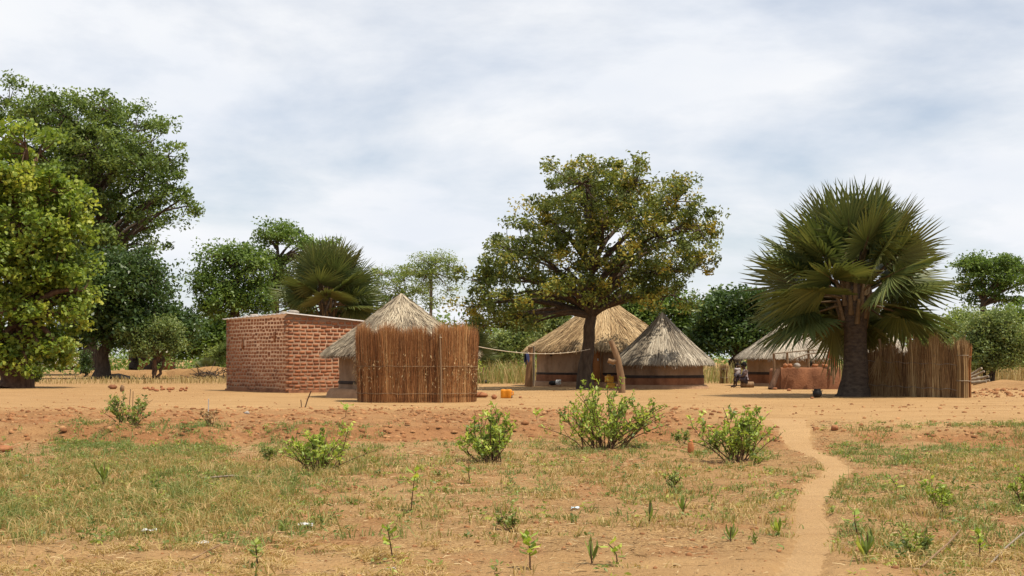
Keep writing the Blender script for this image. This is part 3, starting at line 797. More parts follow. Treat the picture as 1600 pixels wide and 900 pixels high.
def hut(label, px, Y, Rw, Rr, ze, za, mat_w, mat_t, n, band=None, low=None, ledge=.25, ledge_h=.16, messy=.12, prof=0.0, name='thatched_hut', sw=.03, lenm=.9, seed=0):
    x = xat(px, Y)
    h = empty(name, (x, Y, 0.25)); tag(h, label, 'hut', 'round thatched huts of the village')
    ztop = ze + (za - ze) * (1 - Rw / Rr) - .05
    g = Geo(); lathe(g, [(Rw * 1.015, -.1), (Rw * 1.01, .3), (Rw, .6), (Rw, 1.0), (Rw * .995, ztop)], 64, wob=.03, seed=seed); g.build('wall', mat_w, h, True)
    if low:
        g = Geo(); lathe(g, [(Rw * 1.015 + .008, -.05), (Rw * 1.01 + .008, .3), (Rw * 1.008 + .008, low)], 64, wob=.03, seed=seed); g.build('lower_wall_coat', M_mudred, h, True)
    if band:
        g = Geo(); lathe(g, [(Rw * 1.005 + .004, band[0] - .01), (Rw * 1.005 + .022, band[0]), (Rw * 1.005 + .022, band[1]), (Rw * 1.0 + .004, band[1] + .01)], 64, wob=.03, seed=seed); g.build('painted_band', M_band, h, True)
    if ledge:
        R2 = Rw + ledge
        g = Geo(); lathe(g, [(R2 + .10, -.06), (R2 + .04, ledge_h * .6), (R2 - .04, ledge_h), (Rw - .05, ledge_h + .02)], 64, wob=.05, seed=seed + 3); g.build('earth_ledge', M_plinth, h, True)
    thatch(h, Rr, ze, za, mat_t, n, messy, prof, sw=sw, lenm=lenm)
    return h
hutA = hut('grey thatched hut half hidden behind the reed screen, right of the brick house', 627, 44.6, 1.95, 2.38, 1.42, 3.24, M_mudD, M_thA, 9500, band=(.42, .50), ledge=.30, ledge_h=.26, messy=.30, prof=.03, lenm=.8)
hutB = hut('largest tan thatched hut standing behind the big tree trunk, with orange door', 945, 63.0, 3.02, 3.46, 1.66, 3.95, M_mud, M_thB, 9000, band=(.50, .58), low=.50, ledge=.38, ledge_h=.2, messy=.12, prof=.035, seed=5, sw=.035)
hutC = hut('grey weathered thatched hut just right of the leaning forked post', 1035, 57.5, 1.64, 1.99, 1.10, 3.06, M_mudD, M_thC, 8000, band=(.42, .52), low=.42, ledge=.16, ledge_h=.14, messy=.07, prof=.05, seed=8, lenm=1.1)
hutD = hut('pale thatched hut behind the low red mud wall, left of the fan palm', 1233, 62.6, 1.83, 2.24, 1.32, 2.92, M_mud, M_thD, 7000, band=(.50, .60), low=.50, ledge=.14, ledge_h=.12, messy=.07, prof=.03, seed=12)
hutE = hut('pale thatched hut mostly hidden behind the fan palm and tan reed fence', 1374, 57.0, 1.0, 1.30, 1.35, 2.62, M_mud, M_thD, 3500, messy=.07, prof=.03, seed=15)
hutF = hut('small distant thatched hut left of the dark tree trunks', 105, 150.0, 2.2, 3.3, .55, 2.6, M_mudred, M_thD, 1500, messy=.1, seed=18, ledge=0, sw=.1)
hutG = hut('smaller distant thatched hut seen between the dark tree trunks', 151, 165.0, 1.7, 2.2, 1.2, 2.9, M_mud, M_thD, 900, messy=.1, seed=21, ledge=0, sw=.1)
# hut B: door, frame, apex tuft; hut D window
def on_wall(h, Rw, px):
    x, Yc = h.location.x, h.location.y
    k = (px - 800) / F
    # intersect x = k*Y with the circle, near side
    a = 1 + k * k; b = -2 * (k * x + Yc); c = x * x + Yc * Yc - Rw * Rw
    Y = (-b - math.sqrt(b * b - 4 * a * c)) / (2 * a)
    return Vector((k * Y - x, Y - Yc, 0))
def wall_box(h, Rw, px, z, w, hh, d, name, mat, parent=None, out=0.0):
    p = on_wall(h, Rw, px); ang = math.atan2(p.y, p.x)
    g = Geo(); box(g, (p.x * (1 + out / Rw), p.y * (1 + out / Rw), z), (d, w, hh), .5, Matrix.Rotation(ang, 3, 'Z'), .01)
    return g.build(name, mat, parent or h)
door = wall_box(hutB, 3.05, 932, .95, .50, 1.5, .08, 'door', M_door)
for q in (925.0, 938.8):
    o = wall_box(hutB, 3.06, q, .98, .07, 1.62, .12, 'frame', M_wood, hutB); o.parent = door
wall_box(hutB, 3.08, 934.5, 1.15, .05, .10, .06, 'handle', M_white, hutB, .06).parent = door
wall_box(hutD, 1.84, 1266, .98, .16, .22, .06, 'window', M_black)
wall_box(hutB, 3.03, 861, 1.32, .1, .05, .06, 'vent_hole', M_black)
g = Geo(); n = 120; a = rng.random(n) * 6.28
A = np.stack([.08 * np.cos(a), .08 * np.sin(a), np.full(n, 3.87)], -1); Cc = A + np.stack([.14 * np.cos(a) * rng.random(n), .14 * np.sin(a) * rng.random(n), .12 + .2 * rng.random(n)], -1)
strips(g, A, (A + Cc) / 2, Cc, .035, .2 + .3 * rng.random(n)); g.build('apex_tuft', M_reed, hutB)

# far brick hut
p = at(238, 565, 150)
g0 = empty('mud_house', (p.x, 150, .25)); tag(g0, 'distant low red mud house behind the forked trunk', 'house')
g = Geo(); box(g, (0, 0, .8), (4.2, 3.0, 1.9)); g.build('wall', M_mudred, g0)
g = Geo(); g.add([(-2.4, -1.9, 1.75), (2.4, -1.9, 1.75), (2.4, 1.9, 1.75), (-2.4, 1.9, 1.75), (-1.2, 0, 2.9), (1.2, 0, 2.9)], [(0, 1, 5, 4), (2, 3, 4, 5)]); g.add([(2.4, -1.9, 1.75), (2.4, 1.9, 1.75), (1.2, 0, 2.9), (-2.4, -1.9, 1.75), (-2.4, 1.9, 1.75), (-1.2, 0, 2.9)], [(0, 1, 2), (4, 3, 5)]); g.build('roof', M_thD, g0)
g = Geo(); box(g, (1.2, -1.51, .75), (.7, .06, 1.5)); g.build('door', M_black, g0)
# ---------------------------------------------------------------- reed screen in front of the first hut
def reed_run(P, g, n, h0, h1, mat_r, thick=.06, w=.013, lean=.035, toprag=.12, freq=3.2):
    P = np.asarray(P, float); seg = np.linalg.norm(np.diff(P, axis=0), axis=1); s = np.concatenate([[0], np.cumsum(seg)])
    u = rng.random(n) * s[-1]
    x = np.interp(u, s, P[:, 0]); yv = np.interp(u, s, P[:, 1])
    dxx = np.gradient(P[:, 0], s); dyy = np.gradient(P[:, 1], s)
    tx = np.interp(u, s, dxx); ty = np.interp(u, s, dyy); l = np.hypot(tx, ty) + 1e-6; nxv, nyv = -ty / l, tx / l
    o_ = thick * (rng.random(n) - .5) * 2
    bunch = fbm(u * freq * 2 + 5, u * 0 + 3, 3)
    h = h0 + (h1 - h0) * np.interp(u, [0, s[-1]], [0, 1]) + toprag * (bunch - .5) * 1.6 + .09 * rng.normal(size=n)
    h = h * np.where(rng.random(n) < .25, .45 + .5 * rng.random(n), 1)
    A = np.stack([x + nxv * o_, yv + nyv * o_, T(x, yv) - .03], -1)
    le = lean * rng.normal(size=n) + .05 * (fbm(u * 1.3 + 9, u * 0 + 8, 2) - .5)
    dv = np.stack([tx / l * le + nxv * .02 * rng.normal(size=n), ty / l * le + nyv * .02 * rng.normal(size=n), np.ones(n)], -1)
    B = A + dv * h[:, None] * .55; Cc = A + dv * h[:, None] + np.stack([.02 * rng.normal(size=n), .02 * rng.normal(size=n), 0 * h], -1)
    side = unit(np.stack([tx / l, ty / l, 0 * tx], -1) + .5 * rng.normal(size=(n, 3)) * np.array([1, 1, 0]))
    r = np.clip(.47 + .8 * (bunch - .5) + .24 * rng.normal(size=n), 0, 1)
    strips(g, A, B, Cc, w * (.6 + .8 * rng.random(n)), r, .5, side)
def wall_run(P, g, h0, h1, r=.25):
    P = np.asarray(P, float); n = len(P); t = np.linspace(0, 1, n)
    h = h0 + (h1 - h0) * t
    zb = T(P[:, 0], P[:, 1])
    V = np.concatenate([np.stack([P[:, 0], P[:, 1], zb - .05], -1), np.stack([P[:, 0], P[:, 1], zb + h], -1)])
    i = np.arange(n - 1); g.add(V, np.stack([i, i + 1, i + 1 + n, i + n], -1), r)
def rope_along(P, zrel, name, parent, mat=None, rad=.012, out=.08, cx=None):
    P = np.asarray(P, float); c = P.mean(0) if cx is None else np.asarray(cx)
    d = P - c; d = d / (np.linalg.norm(d, axis=1)[:, None] + 1e-6)
    Q = P + d * out
    g = Geo(); tube(g, np.stack([Q[:, 0], Q[:, 1], T(P[:, 0], P[:, 1]) + zrel + .03 * (fbm(np.arange(len(P)) * .4, np.zeros(len(P)), 2) - .5)], -1), rad, 5)
    o = g.build(name, mat or M_wood); 
    if parent is not None:
        o.parent = parent; o.matrix_parent_inverse = parent.matrix_basis.inverted()
    return o
def adopt(o, parent):
    o.parent = parent; o.matrix_parent_inverse = Matrix.Translation(-Vector(parent.location)); return o
sc_c = np.array([xat(652, 39.9), 39.9])
th = np.radians(np.linspace(-215, 35, 80))
sq = lambda v, e: np.sign(v) * np.abs(v) ** e
SP = np.stack([sc_c[0] + 1.60 * sq(np.cos(th), .68), sc_c[1] + 1.40 * sq(np.sin(th), .8)], -1)
screen = empty('reed_screen', (sc_c[0], sc_c[1], .25)); tag(screen, 'curved red-brown reed screen in front of the nearest thatched hut', 'reed screen')
g = Geo(); wall_run(SP, g, 1.62, 1.62, .1); adopt(g.build('opaque_backing', M_reed), screen)  # added solid sheet, keeps light from leaking between the reeds
g = Geo(); reed_run(SP, g, 18000, 1.93, 1.93, M_reed, w=.008, toprag=.34, lean=.045); o = adopt(g.build('reeds', M_reed), screen); o['kind'] = 'stuff'
adopt(rope_along(SP, .98, 'tie_rope', None, M_wood, .010, .09), screen)
adopt(rope_along(SP, .24, 'tie_rope', None, M_wood, .010, .09), screen)
# dry leaf tatters hanging on the screen
g = Geo(); n = 1100
ii = rng.integers(8, 72, n); C = np.stack([SP[ii, 0], SP[ii, 1], .25 + 0.3 + 1.3 * rng.beta(2, 2.5, n)], -1)
C[:, :2] += (SP[ii] - sc_c) / np.linalg.norm(SP[ii] - sc_c, axis=1)[:, None] * (.09 + .03 * rng.random(n))[:, None] + .05 * rng.normal(size=(n, 2))
leaves(g, C, .09, np.clip(.45 + .3 * rng.normal(size=n), 0, 1), 0, .16, np.tile([0, 0, -1.0], (n, 1)))
o = adopt(g.build('dry_leaves', M_litter), screen); o['kind'] = 'stuff'
g = Geo(); b0 = ground(690, 632); pb = at(689, 632, 38.35); pt = at(687.5, 522, 38.40)
tube(g, [pb - Vector((0, 0, .05)), (pb * .55 + pt * .45) + Vector((.015, 0, 0)), pt], [.034, .028, .022], 7, wob=.3); adopt(g.build('pole', M_wood), screen)
pole_top = at(687.5, 527, 38.36)

# tan reed fence on the right, with its sheaf posts
FP = np.stack([np.linspace(xat(1352, 45.6), xat(1500, 43.6), 40), np.linspace(45.6, 43.6, 40) + .25 * np.sin(np.linspace(0, 5, 40))], -1)
fence = empty('reed_fence', (FP[20, 0], FP[20, 1], .25)); tag(fence, 'tan upright reed fence between the fan palm and the firewood', 'fence')
g = Geo(); wall_run(FP, g, .95, 1.15, .15); adopt(g.build('opaque_backing', M_reedT), fence)  # added backing sheet like the screen's, blocks light between the reeds
g = Geo(); reed_run(FP, g, 5200, 1.42, 1.66, M_reedT, w=.011, toprag=.5, lean=.05, freq=1.2); o = adopt(g.build('reeds', M_reedT), fence); o['kind'] = 'stuff'
for zz in (.36, 1.12):
    Q = FP + np.array([0, -.10]); g = Geo(); tube(g, np.stack([Q[:, 0], Q[:, 1], .25 + zz - .12 * np.linspace(0, 1, 40) + .02 * np.sin(np.arange(40))], -1), .012, 5); adopt(g.build('tie_rope', M_woodgrey), fence)
def sheaf(name, label, px, py, Y, h, r, n, mat, grp=None, ties=(.3, .75)):
    e = empty(name, (xat(px, Y), Y, .25)); tag(e, label, 'reed bundle', grp)
    g = Geo(); a = rng.random(n) * 6.283; q = r * np.sqrt(rng.random(n))
    A = np.stack([q * np.cos(a), q * np.sin(a), 0 * a - .03], -1); hh = h * (.85 + .2 * rng.random(n)); fl = 1 + .35 * rng.random(n)
    B = A * .9 + np.stack([0 * a, 0 * a, hh * .55], -1); Cc = A * fl[:, None] + np.stack([.02 * rng.normal(size=n), .02 * rng.normal(size=n), hh], -1)
    strips(g, A, B, Cc, .022, np.clip(.6 + .25 * rng.normal(size=n), 0, 1), .4); o = g.build('reeds', mat, e); o['kind'] = 'stuff'
    for t in ties:
        g = Geo(); aa = np.linspace(0, 6.283, 12); tube(g, np.stack([r * 1.05 * np.cos(aa), r * 1.05 * np.sin(aa), 0 * aa + h * t], -1), .012, 4, cap=False); g.build('tie_rope', M_woodgrey, e)
    return e
sheaf('reed_bundle', 'upright tan reed bundle tied at the right end of the reed fence', 1504, 617, 43.3, 1.72, .17, 420, M_reedT)
sheaf('reed_bundle', 'darker reed bundle leaning just behind the end of the reed fence', 1510, 615, 43.9, 1.66, .14, 300, M_reed)
sheaf('reed_bundle', 'lone pale reed sheaf standing in dry grass left of the seated people', 1131, 578, 68, .92, .20, 260, M_reedT)
# bamboo rail of the fence
g = Geo(); tube(g, [at(1459, 556, 44.0), at(1480, 558, 43.9), at(1502, 561.5, 43.6)], .05, 7); adopt(g.build('rail', M_woodgrey), fence)

# ---------------------------------------------------------------- trees
def make_tree(name, label, base, Y, tr, fork, blobs, leafmat, barkmat=None, nclu=160, nleaf=90, leaf=.14, rc=.42, depth=.75, group='trees around the village',
              lean=None, cat='tree', limb=.45, up=.6, ratio=.5, cvar=.5, two=True, twig=True, stems=1, flat=.7, zflat=1.0, bias=2.3, cmin=0.0):
    X0 = xat(base, Y); z0 = Tz(X0, Y) if Y < 90 else .25
    root = empty(name, (X0, Y, z0)); tag(root, label, cat, group)
    k = Y / F
    fk = np.array([xat(fork[0], Y) - X0, 0, CAM_Z + (HZ - fork[1]) * k - z0])
    Bl = []
    xs_ = [b[0] for b in blobs]; xm = (min(xs_) + max(xs_)) / 2; hw = max((max(xs_) - min(xs_)) / 2, 20)
    for b in blobs:
        c = np.array([xat(b[0], Y) - X0, 0, CAM_Z + (HZ - b[1]) * k - z0]); rx, rz = b[2] * k, b[3] * k
        dd = math.sqrt(max(.15, 1 - ((b[0] - xm) / (hw * 1.1)) ** 2)) * hw * k * depth * .62
        if two:
            for sgn in (-1, 1):
                Bl.append((c + np.array([0, sgn * dd * (.6 + .6 * rng.random()), 0]), np.array([rx, rx * .8, rz])))
        else: Bl.append((c + np.array([0, dd * rng.normal() * .4, 0]), np.array([rx, rx * .8, rz])))
    vol = np.array([np.prod(r) ** .8 for _, r in Bl]); pr = vol / vol.sum()
    # trunk and limbs
    g = Geo()
    for s_ in range(stems):
        off = np.array([.0, 0, 0]) if stems == 1 else np.array([math.cos(s_ * 2.3), math.sin(s_ * 2.3), 0]) * tr * 1.1
        mid = fk * .5 + np.array([(lean or 0) * k, 0, 0]) + off * 1.2
        top = fk + off * (2.5 if stems > 1 else 1)
        P = bez(off - np.array([0, 0, .1]), mid, top, 7)
        fl = np.array([1.5, 1.15, 1.0, .95, .9, .86, .8])
        P[1:-1, :2] += .25 * tr * rng.normal(size=(5, 2)); fl = fl * (1 + .06 * rng.normal(size=7)); tube(g, P, tr * fl / (1 if stems == 1 else 1.7), 12, wob=.28)
    trunk = g.build('trunk', barkmat or M_bark, root, True)
    g = Geo(); ends = []
    for c, r in Bl:
        hd = math.hypot(c[0] - fk[0], c[1] - fk[1]); ztop = max(q[0][2] for q in Bl)
        st = np.clip((c[2] - hd * .75 - fk[2]) / (ztop - fk[2] + .01), 0, .75)
        a = fk + np.array([.1 * tr * rng.normal(), 0, -.25 * tr + st * (ztop - fk[2])]); d = c - a
        mid = a + d * np.array([.42, .42, .5]) + np.array([0, 0, .26 * hd]) + .10 * np.linalg.norm(d) * rng.normal(size=3)
        P = bez(a, mid, c, 7); rr = np.linspace(tr * limb, tr * .10, 7)
        tube(g, P, rr, 6, cap=False, wob=.2); ends.append(P)
    zt_ = max(q[0][2] for q in Bl)
    tube(g, bez(fk - np.array([0, 0, .1]), (fk + np.array([.3 * tr, 0, zt_])) * .5 + np.array([.6 * tr, 0, 0]), np.array([fk[0], 0, fk[2] + .8 * (zt_ - fk[2])]), 7), np.linspace(tr * .62, tr * .12, 7), 7, cap=False, wob=.2)
    EP = np.concatenate([p[2:] for p in ends])
    gl_ = Geo()
    bi = rng.choice(len(Bl), nclu, p=pr)
    dirv = unit(rng.normal(size=(nclu, 3))); rad = rng.random(nclu) ** (1 / bias)
    CC = np.stack([Bl[q][0] for q in bi]) + dirv * rad[:, None] * np.stack([Bl[q][1] for q in bi])
    CC[:, 2] = np.maximum(CC[:, 2], cmin)
    if twig:
        for c in CC:
            dd = np.linalg.norm(EP - c, axis=1); e = EP[np.argmin(dd)]
            P = bez(e, (e + c) / 2 + .1 * dd.min() * rng.normal(size=3), c, 4)
            tube(g, P, np.linspace(tr * .085 + .008, .008, 4), 3, cap=False)
    g.build('branches', barkmat or M_bark, trunk, True)
    kk = np.repeat(np.arange(nclu), nleaf); n = len(kk)
    rcl = rc * (.6 + .8 * rng.random(nclu))
    off = np.clip(rng.normal(size=(n, 3)), -1.7, 1.7) * np.array([1, 1, flat]) * .6 * rcl[kk][:, None]
    cr = rng.normal(size=nclu)
    leaves(gl_, CC[kk] + off, leaf, np.clip(.45 + cvar * .38 * cr[kk] + .2 * rng.normal(size=n), 0, 1), up, ratio)
    gl_.build('crown', leafmat, root)
    return root
make_tree('shade_tree', 'large olive-green shade tree in the middle with dark trunk before the huts', 914, 55.6, .25, (924, 492),
          [(905, 300, 75, 42), (985, 300, 80, 46), (1050, 320, 50, 45), (855, 350, 70, 48), (935, 360, 90, 50), (1020, 375, 75, 52), (1085, 365, 38, 52), (800, 395, 60, 42),
           (875, 420, 70, 42), (760, 440, 48, 42), (740, 480, 34, 34), (795, 465, 50, 40), (1010, 430, 60, 30), (1075, 420, 36, 40), (960, 420, 60, 36), (850, 470, 42, 26), (1045, 465, 34, 28), (780, 505, 44, 24), (1112, 355, 15, 30), (910, 455, 50, 26), (1000, 465, 40, 20), (740, 515, 24, 18), (830, 505, 30, 20), (920, 275, 60, 22)],
          M_lf_olive, nclu=600, nleaf=82, leaf=.155, rc=.33, depth=.8, cvar=.8, lean=-8, limb=.5)
make_tree('broadleaf_tree', 'bright yellow-green leafy tree at the left edge, nearest of the left trees', 22, 58.0, .55, (30, 500),
          [(50, 235, 45, 40), (10, 285, 70, 55), (85, 300, 55, 45), (40, 350, 85, 55), (110, 350, 38, 45), (20, 420, 90, 55), (95, 420, 45, 50), (60, 480, 70, 45), (110, 490, 28, 30), (15, 530, 50, 34), (75, 540, 40, 26), (-60, 330, 60, 70), (-80, 430, 70, 70), (55, 562, 50, 22), (105, 545, 24, 22), (0, 560, 40, 22), (125, 455, 30, 30)],
          M_lf_yellow, M_bark_red, nclu=500, nleaf=75, leaf=.20, rc=.42, depth=.7, cvar=.6, ratio=.75, cmin=.5)
make_tree('tall_tree', 'huge dark-crowned green tree towering behind the left edge tree', 140, 102, .5, (140, 470),
          [(40, 175, 80, 38), (-50, 190, 70, 50), (125, 195, 60, 45), (185, 185, 60, 40), (225, 215, 45, 45), (90, 230, 70, 50), (165, 250, 80, 50), (240, 280, 48, 40), (285, 318, 26, 16), (200, 320, 60, 40), (130, 320, 70, 50), (245, 345, 32, 20), (165, 375, 60, 34), (40, 290, 80, 60), (255, 240, 30, 30), (185, 410, 50, 30), (110, 400, 60, 40), (225, 385, 36, 24), (275, 295, 26, 22), (60, 350, 70, 50), (120, 460, 50, 40)],
          M_lf_green, nclu=900, nleaf=80, leaf=.28, rc=.64, depth=.7, cvar=.5)
make_tree('mango_tree', 'dense dark round-crowned tree below the huge tree, behind the small bush', 158, 84, .4, (165, 530),
          [(150, 430, 50, 34), (205, 415, 45, 30), (250, 440, 38, 34), (190, 460, 70, 40), (270, 485, 26, 30), (160, 500, 50, 32), (225, 505, 50, 30), (130, 470, 40, 50), (115, 520, 30, 26), (285, 515, 20, 22), (200, 530, 40, 16)],
          M_lf_dark, nclu=290, nleaf=100, leaf=.26, rc=.75, cvar=.5)
make_tree('forked_tree', 'dark tree with a V-shaped forked trunk behind the small bushy tree', 214, 105, .55, (222, 558),
          [(200, 520, 35, 24), (250, 515, 40, 28), (290, 525, 22, 28), (230, 500, 40, 20)], M_lf_dark, nclu=90, nleaf=90, leaf=.28, rc=.7, stems=2)
make_tree('small_tree', 'small airy olive bush tree with thin stems left of the brick house', 243, 82, .16, (246, 562),
          [(220, 520, 26, 18), (260, 515, 30, 20), (240, 540, 36, 18), (275, 540, 16, 16), (215, 545, 16, 12), (250, 505, 20, 10)], M_lf_grey, M_bark_red, nclu=120, nleaf=60, leaf=.17, rc=.42, stems=3, cvar=.4)
make_tree('leafy_tree', 'green tree with spreading crown behind the left end of the brick house', 366, 92, .35, (368, 470),
          [(340, 400, 32, 20), (375, 395, 32, 18), (325, 440, 26, 24), (365, 440, 40, 28), (395, 420, 28, 26), (350, 475, 45, 22), (400, 465, 30, 26), (320, 475, 18, 14)], M_lf_mid, nclu=170, nleaf=80, leaf=.24, rc=.65, bias=3)
make_tree('open_crown_tree', 'tall open-crowned tree rising behind the fan palm near the brick house', 430, 98, .3, (432, 420),
          [(440, 362, 34, 15), (415, 372, 16, 12), (465, 380, 22, 18), (520, 388, 24, 14), (495, 395, 26, 18), (425, 405, 22, 14), (425, 445, 30, 22), (460, 430, 26, 24), (530, 410, 18, 14)], M_lf_mid, nclu=150, nleaf=65, leaf=.22, rc=.5, bias=3)
make_tree('background_tree', 'low bright green bushy tree filling the gap left of the brick house', 325, 110, .3, (325, 545),
          [(300, 520, 30, 24), (340, 510, 30, 28), (330, 535, 40, 20), (290, 545, 30, 18)], M_lf_mid, nclu=110, nleaf=80, leaf=.28, rc=.7)
make_tree('feathery_tree', 'pale feathery thin tree directly behind the nearest hut roof', 632, 112, .13, (632, 470),
          [(600, 430, 26, 16), (635, 428, 28, 14), (590, 448, 20, 12), (620, 452, 30, 16), (650, 455, 24, 16), (600, 472, 24, 12), (630, 478, 26, 12), (575, 460, 14, 10)], M_lf_pale, M_bark_pale, nclu=200, nleaf=32, leaf=.17, rc=.50, flat=.4, bias=3, depth=.6)
make_tree('feathery_tree', 'pale feathery tree with bare slender trunk right of the nearest hut roof', 672, 108, .13, (674, 425),
          [(665, 408, 22, 14), (692, 404, 22, 12), (680, 418, 30, 14), (650, 424, 20, 12), (708, 418, 16, 14), (690, 432, 26, 12), (660, 446, 20, 12), (702, 452, 16, 12), (675, 470, 24, 10), (712, 440, 10, 12)], M_lf_pale, M_bark_pale, nclu=190, nleaf=30, leaf=.16, rc=.5, flat=.45, bias=3, depth=.6)
make_tree('background_tree', 'green bush thicket beyond the yard behind the clothesline', 765, 84, .2, (770, 560),
          [(745, 545, 26, 18), (780, 535, 30, 22), (815, 530, 30, 26), (800, 555, 26, 16), (830, 510, 26, 20)], M_lf_grey, nclu=130, nleaf=70, leaf=.2, rc=.5)
make_tree('background_tree', 'pale olive tree crown seen through the shade tree left of the largest hut', 850, 90, .25, (850, 540),
          [(840, 480, 30, 26), (870, 470, 28, 26), (855, 510, 34, 20), (810, 500, 22, 20)], M_lf_grey, nclu=110, nleaf=75, leaf=.24, rc=.6)
make_tree('background_tree', 'bright green tree rising between the tan hut and the grey weathered hut', 1010, 90, .3, (1010, 530),
          [(990, 480, 32, 28), (1030, 470, 34, 26), (1070, 490, 30, 28), (1010, 515, 45, 22), (1060, 525, 34, 20), (965, 500, 20, 22)], M_lf_mid, nclu=150, nleaf=85, leaf=.25, rc=.65)
make_tree('mango_tree', 'dense dark green tree behind the gap between grey hut and pale hut', 1150, 86, .4, (1150, 540),
          [(1110, 490, 28, 26), (1150, 475, 36, 26), (1185, 480, 30, 28), (1125, 525, 34, 24), (1165, 525, 36, 26), (1095, 530, 20, 24), (1200, 520, 20, 26)], M_lf_dark, nclu=200, nleaf=95, leaf=.26, rc=.65)
make_tree('mango_tree', 'dark green tree partly hidden behind the crown of the large fan palm', 1270, 88, .4, (1270, 540),
          [(1240, 505, 30, 30), (1280, 500, 34, 30), (1320, 510, 30, 28), (1270, 540, 50, 18), (1370, 520, 34, 24)], M_lf_dark, nclu=130, nleaf=90, leaf=.26, rc=.65)
make_tree('umbrella_tree', 'flat-topped open tree on the skyline right of the fan palm', 1540, 120, .32, (1535, 478),
          [(1520, 412, 24, 14), (1560, 412, 30, 14), (1595, 420, 22, 14), (1528, 435, 30, 16), (1572, 440, 26, 14), (1512, 450, 16, 12), (1608, 442, 16, 12), (1545, 465, 24, 14), (1580, 470, 16, 10)], M_lf_mid, nclu=130, nleaf=80, leaf=.28, rc=.7, bias=3, flat=.5)
make_tree('silvery_bush', 'big silvery green bush right of the reed fence end', 1545, 66, .14, (1545, 560),
          [(1545, 505, 40, 18), (1520, 530, 36, 24), (1570, 525, 34, 26), (1545, 555, 50, 22), (1590, 545, 30, 24), (1510, 550, 26, 24), (1560, 498, 26, 12)], M_lf_grey, nclu=330, nleaf=75, leaf=.14, rc=.4, stems=3, group='bushes on the right', cat='bush')
make_tree('light_green_bush', 'light green bush showing above the reed fence beside the palm fronds', 1475, 74, .12, (1475, 560),
          [(1465, 520, 28, 20), (1495, 505, 26, 20), (1450, 545, 30, 18), (1490, 545, 30, 20), (1520, 500, 20, 16)], M_lf_pale, nclu=160, nleaf=70, leaf=.16, rc=.45, stems=3, group='bushes on the right', cat='bush')
make_tree('background_tree', 'rounded mid-green tree at the far right picture edge', 1610, 95, .3, (1610, 540),
          [(1600, 495, 26, 22), (1630, 500, 34, 28), (1615, 530, 40, 26), (1585, 520, 14, 16)], M_lf_mid, nclu=90, nleaf=85, leaf=.26, rc=.65)
make_tree('small_shrub', 'upright dark bluish shrub before the distant huts on the left', 134, 92, .1, (134, 575), [(134, 566, 9, 9), (133, 556, 8, 6), (135, 576, 8, 5)], M_lf_dark, nclu=30, nleaf=50, leaf=.14, rc=.28, group='small shrubs on the left', cat='shrub', two=False)
make_tree('small_shrub', 'low dark shrub beside the base of the left edge tree', 54, 72, .08, (54, 590), [(52, 585, 12, 10), (60, 578, 10, 10), (48, 592, 10, 6)], M_lf_green, nclu=36, nleaf=50, leaf=.13, rc=.28, group='small shrubs on the left', cat='shrub', two=False)
make_tree('small_shrub', 'bright green shrub just left of the brick house wall', 342, 100, .08, (342, 575), [(338, 555, 14, 12), (350, 550, 12, 14), (344, 566, 14, 8)], M_lf_pale, nclu=45, nleaf=50, leaf=.16, rc=.35, group='small shrubs on the left', cat='shrub', two=False)

# distant woodland: one far mass
g = Geo()
n = 1500; cxp = rng.uniform(-500, 2100, n); Yd = rng.uniform(108, 190, n)
C = np.stack([xat(cxp, Yd), Yd, .25 + rng.random(n) * (2.2 + 5.0 * fbm(cxp * .012, cxp * 0, 3))], -1)
kk = np.repeat(np.arange(n), 55)
leaves(g, C[kk] + rng.normal(size=(len(kk), 3)) * np.array([1.1, 1.1, .6]), .42, np.clip(.45 + .2 * rng.normal(size=n)[kk] + .18 * rng.normal(size=len(kk)), 0, 1), .6)
tag(g.build('distant_woodland', M_lf_mid), 'far green bush and woodland along the horizon', 'woodland', kind='stuff')

# ---------------------------------------------------------------- fan palms
def frond_mesh(seed, n=42, R=1.9, Lp=1.5, span=128, droop=.14, fold=.18, mats=None, fuse=.52):
    r_ = np.random.default_rng(seed); g = Geo()
    th = np.radians(np.linspace(-span, span, n)); dt = th[1] - th[0]
    Ls = R * (1 - .30 * (np.abs(th) / math.radians(span)) ** 2) * (.94 + .1 * r_.random(n))
    def pt(r, t, dz=0.0):
        z = -droop * r * r - fold * r * abs(math.sin(t)) + dz
        return (Lp + r * math.cos(t) * 1.0 + 0.0, r * math.sin(t), z)
    shade = r_.random(n)
    for k in range(n):
        t = th[k]; L = Ls[k]; rf = fuse * R * (.85 + .2 * r_.random()); pl = .018 * R
        tipt = t + .05 * r_.normal(); tipd = -.10 * r_.random() * R * (r_.random() < .35)
        e = dt * .5
        V = [pt(.06, t), pt(rf * .5, t - e), pt(rf * .5, t, -pl), pt(rf * .5, t + e), pt(rf, t - e * .98), pt(rf, t, -pl * 1.3), pt(rf, t + e * .98),
             pt((rf + L) * .5, t * .6 + tipt * .4 - e * .42), pt((rf + L) * .5, t * .6 + tipt * .4, -pl), pt((rf + L) * .5, t * .6 + tipt * .4 + e * .42), pt(L, tipt, tipd)]
        rv = np.clip(.30 + .45 * shade[k] + .12 * r_.normal(), 0, 1)
        g.add(V, [(0, 1, 2), (0, 2, 3), (7, 8, 10), (8, 9, 10)], rv)
        g.add(V, [(1, 4, 5, 2), (2, 5, 6, 3), (4, 7, 8, 5), (5, 8, 9, 6)], rv)
    me = g.mesh('frond'); me.materials.append(M_palm)
    gp_ = Geo(); tube(gp_, [(0, 0, 0), (Lp * .35, 0, .05), (Lp * .7, 0, .06), (Lp, 0, 0), (Lp + R * .35, 0, -droop * (R * .35) ** 2 - .01)], [.055, .04, .035, .03, .008], 6)
    pm = gp_.mesh('petiole'); pm.materials.append(M_petiole)
    return me, pm
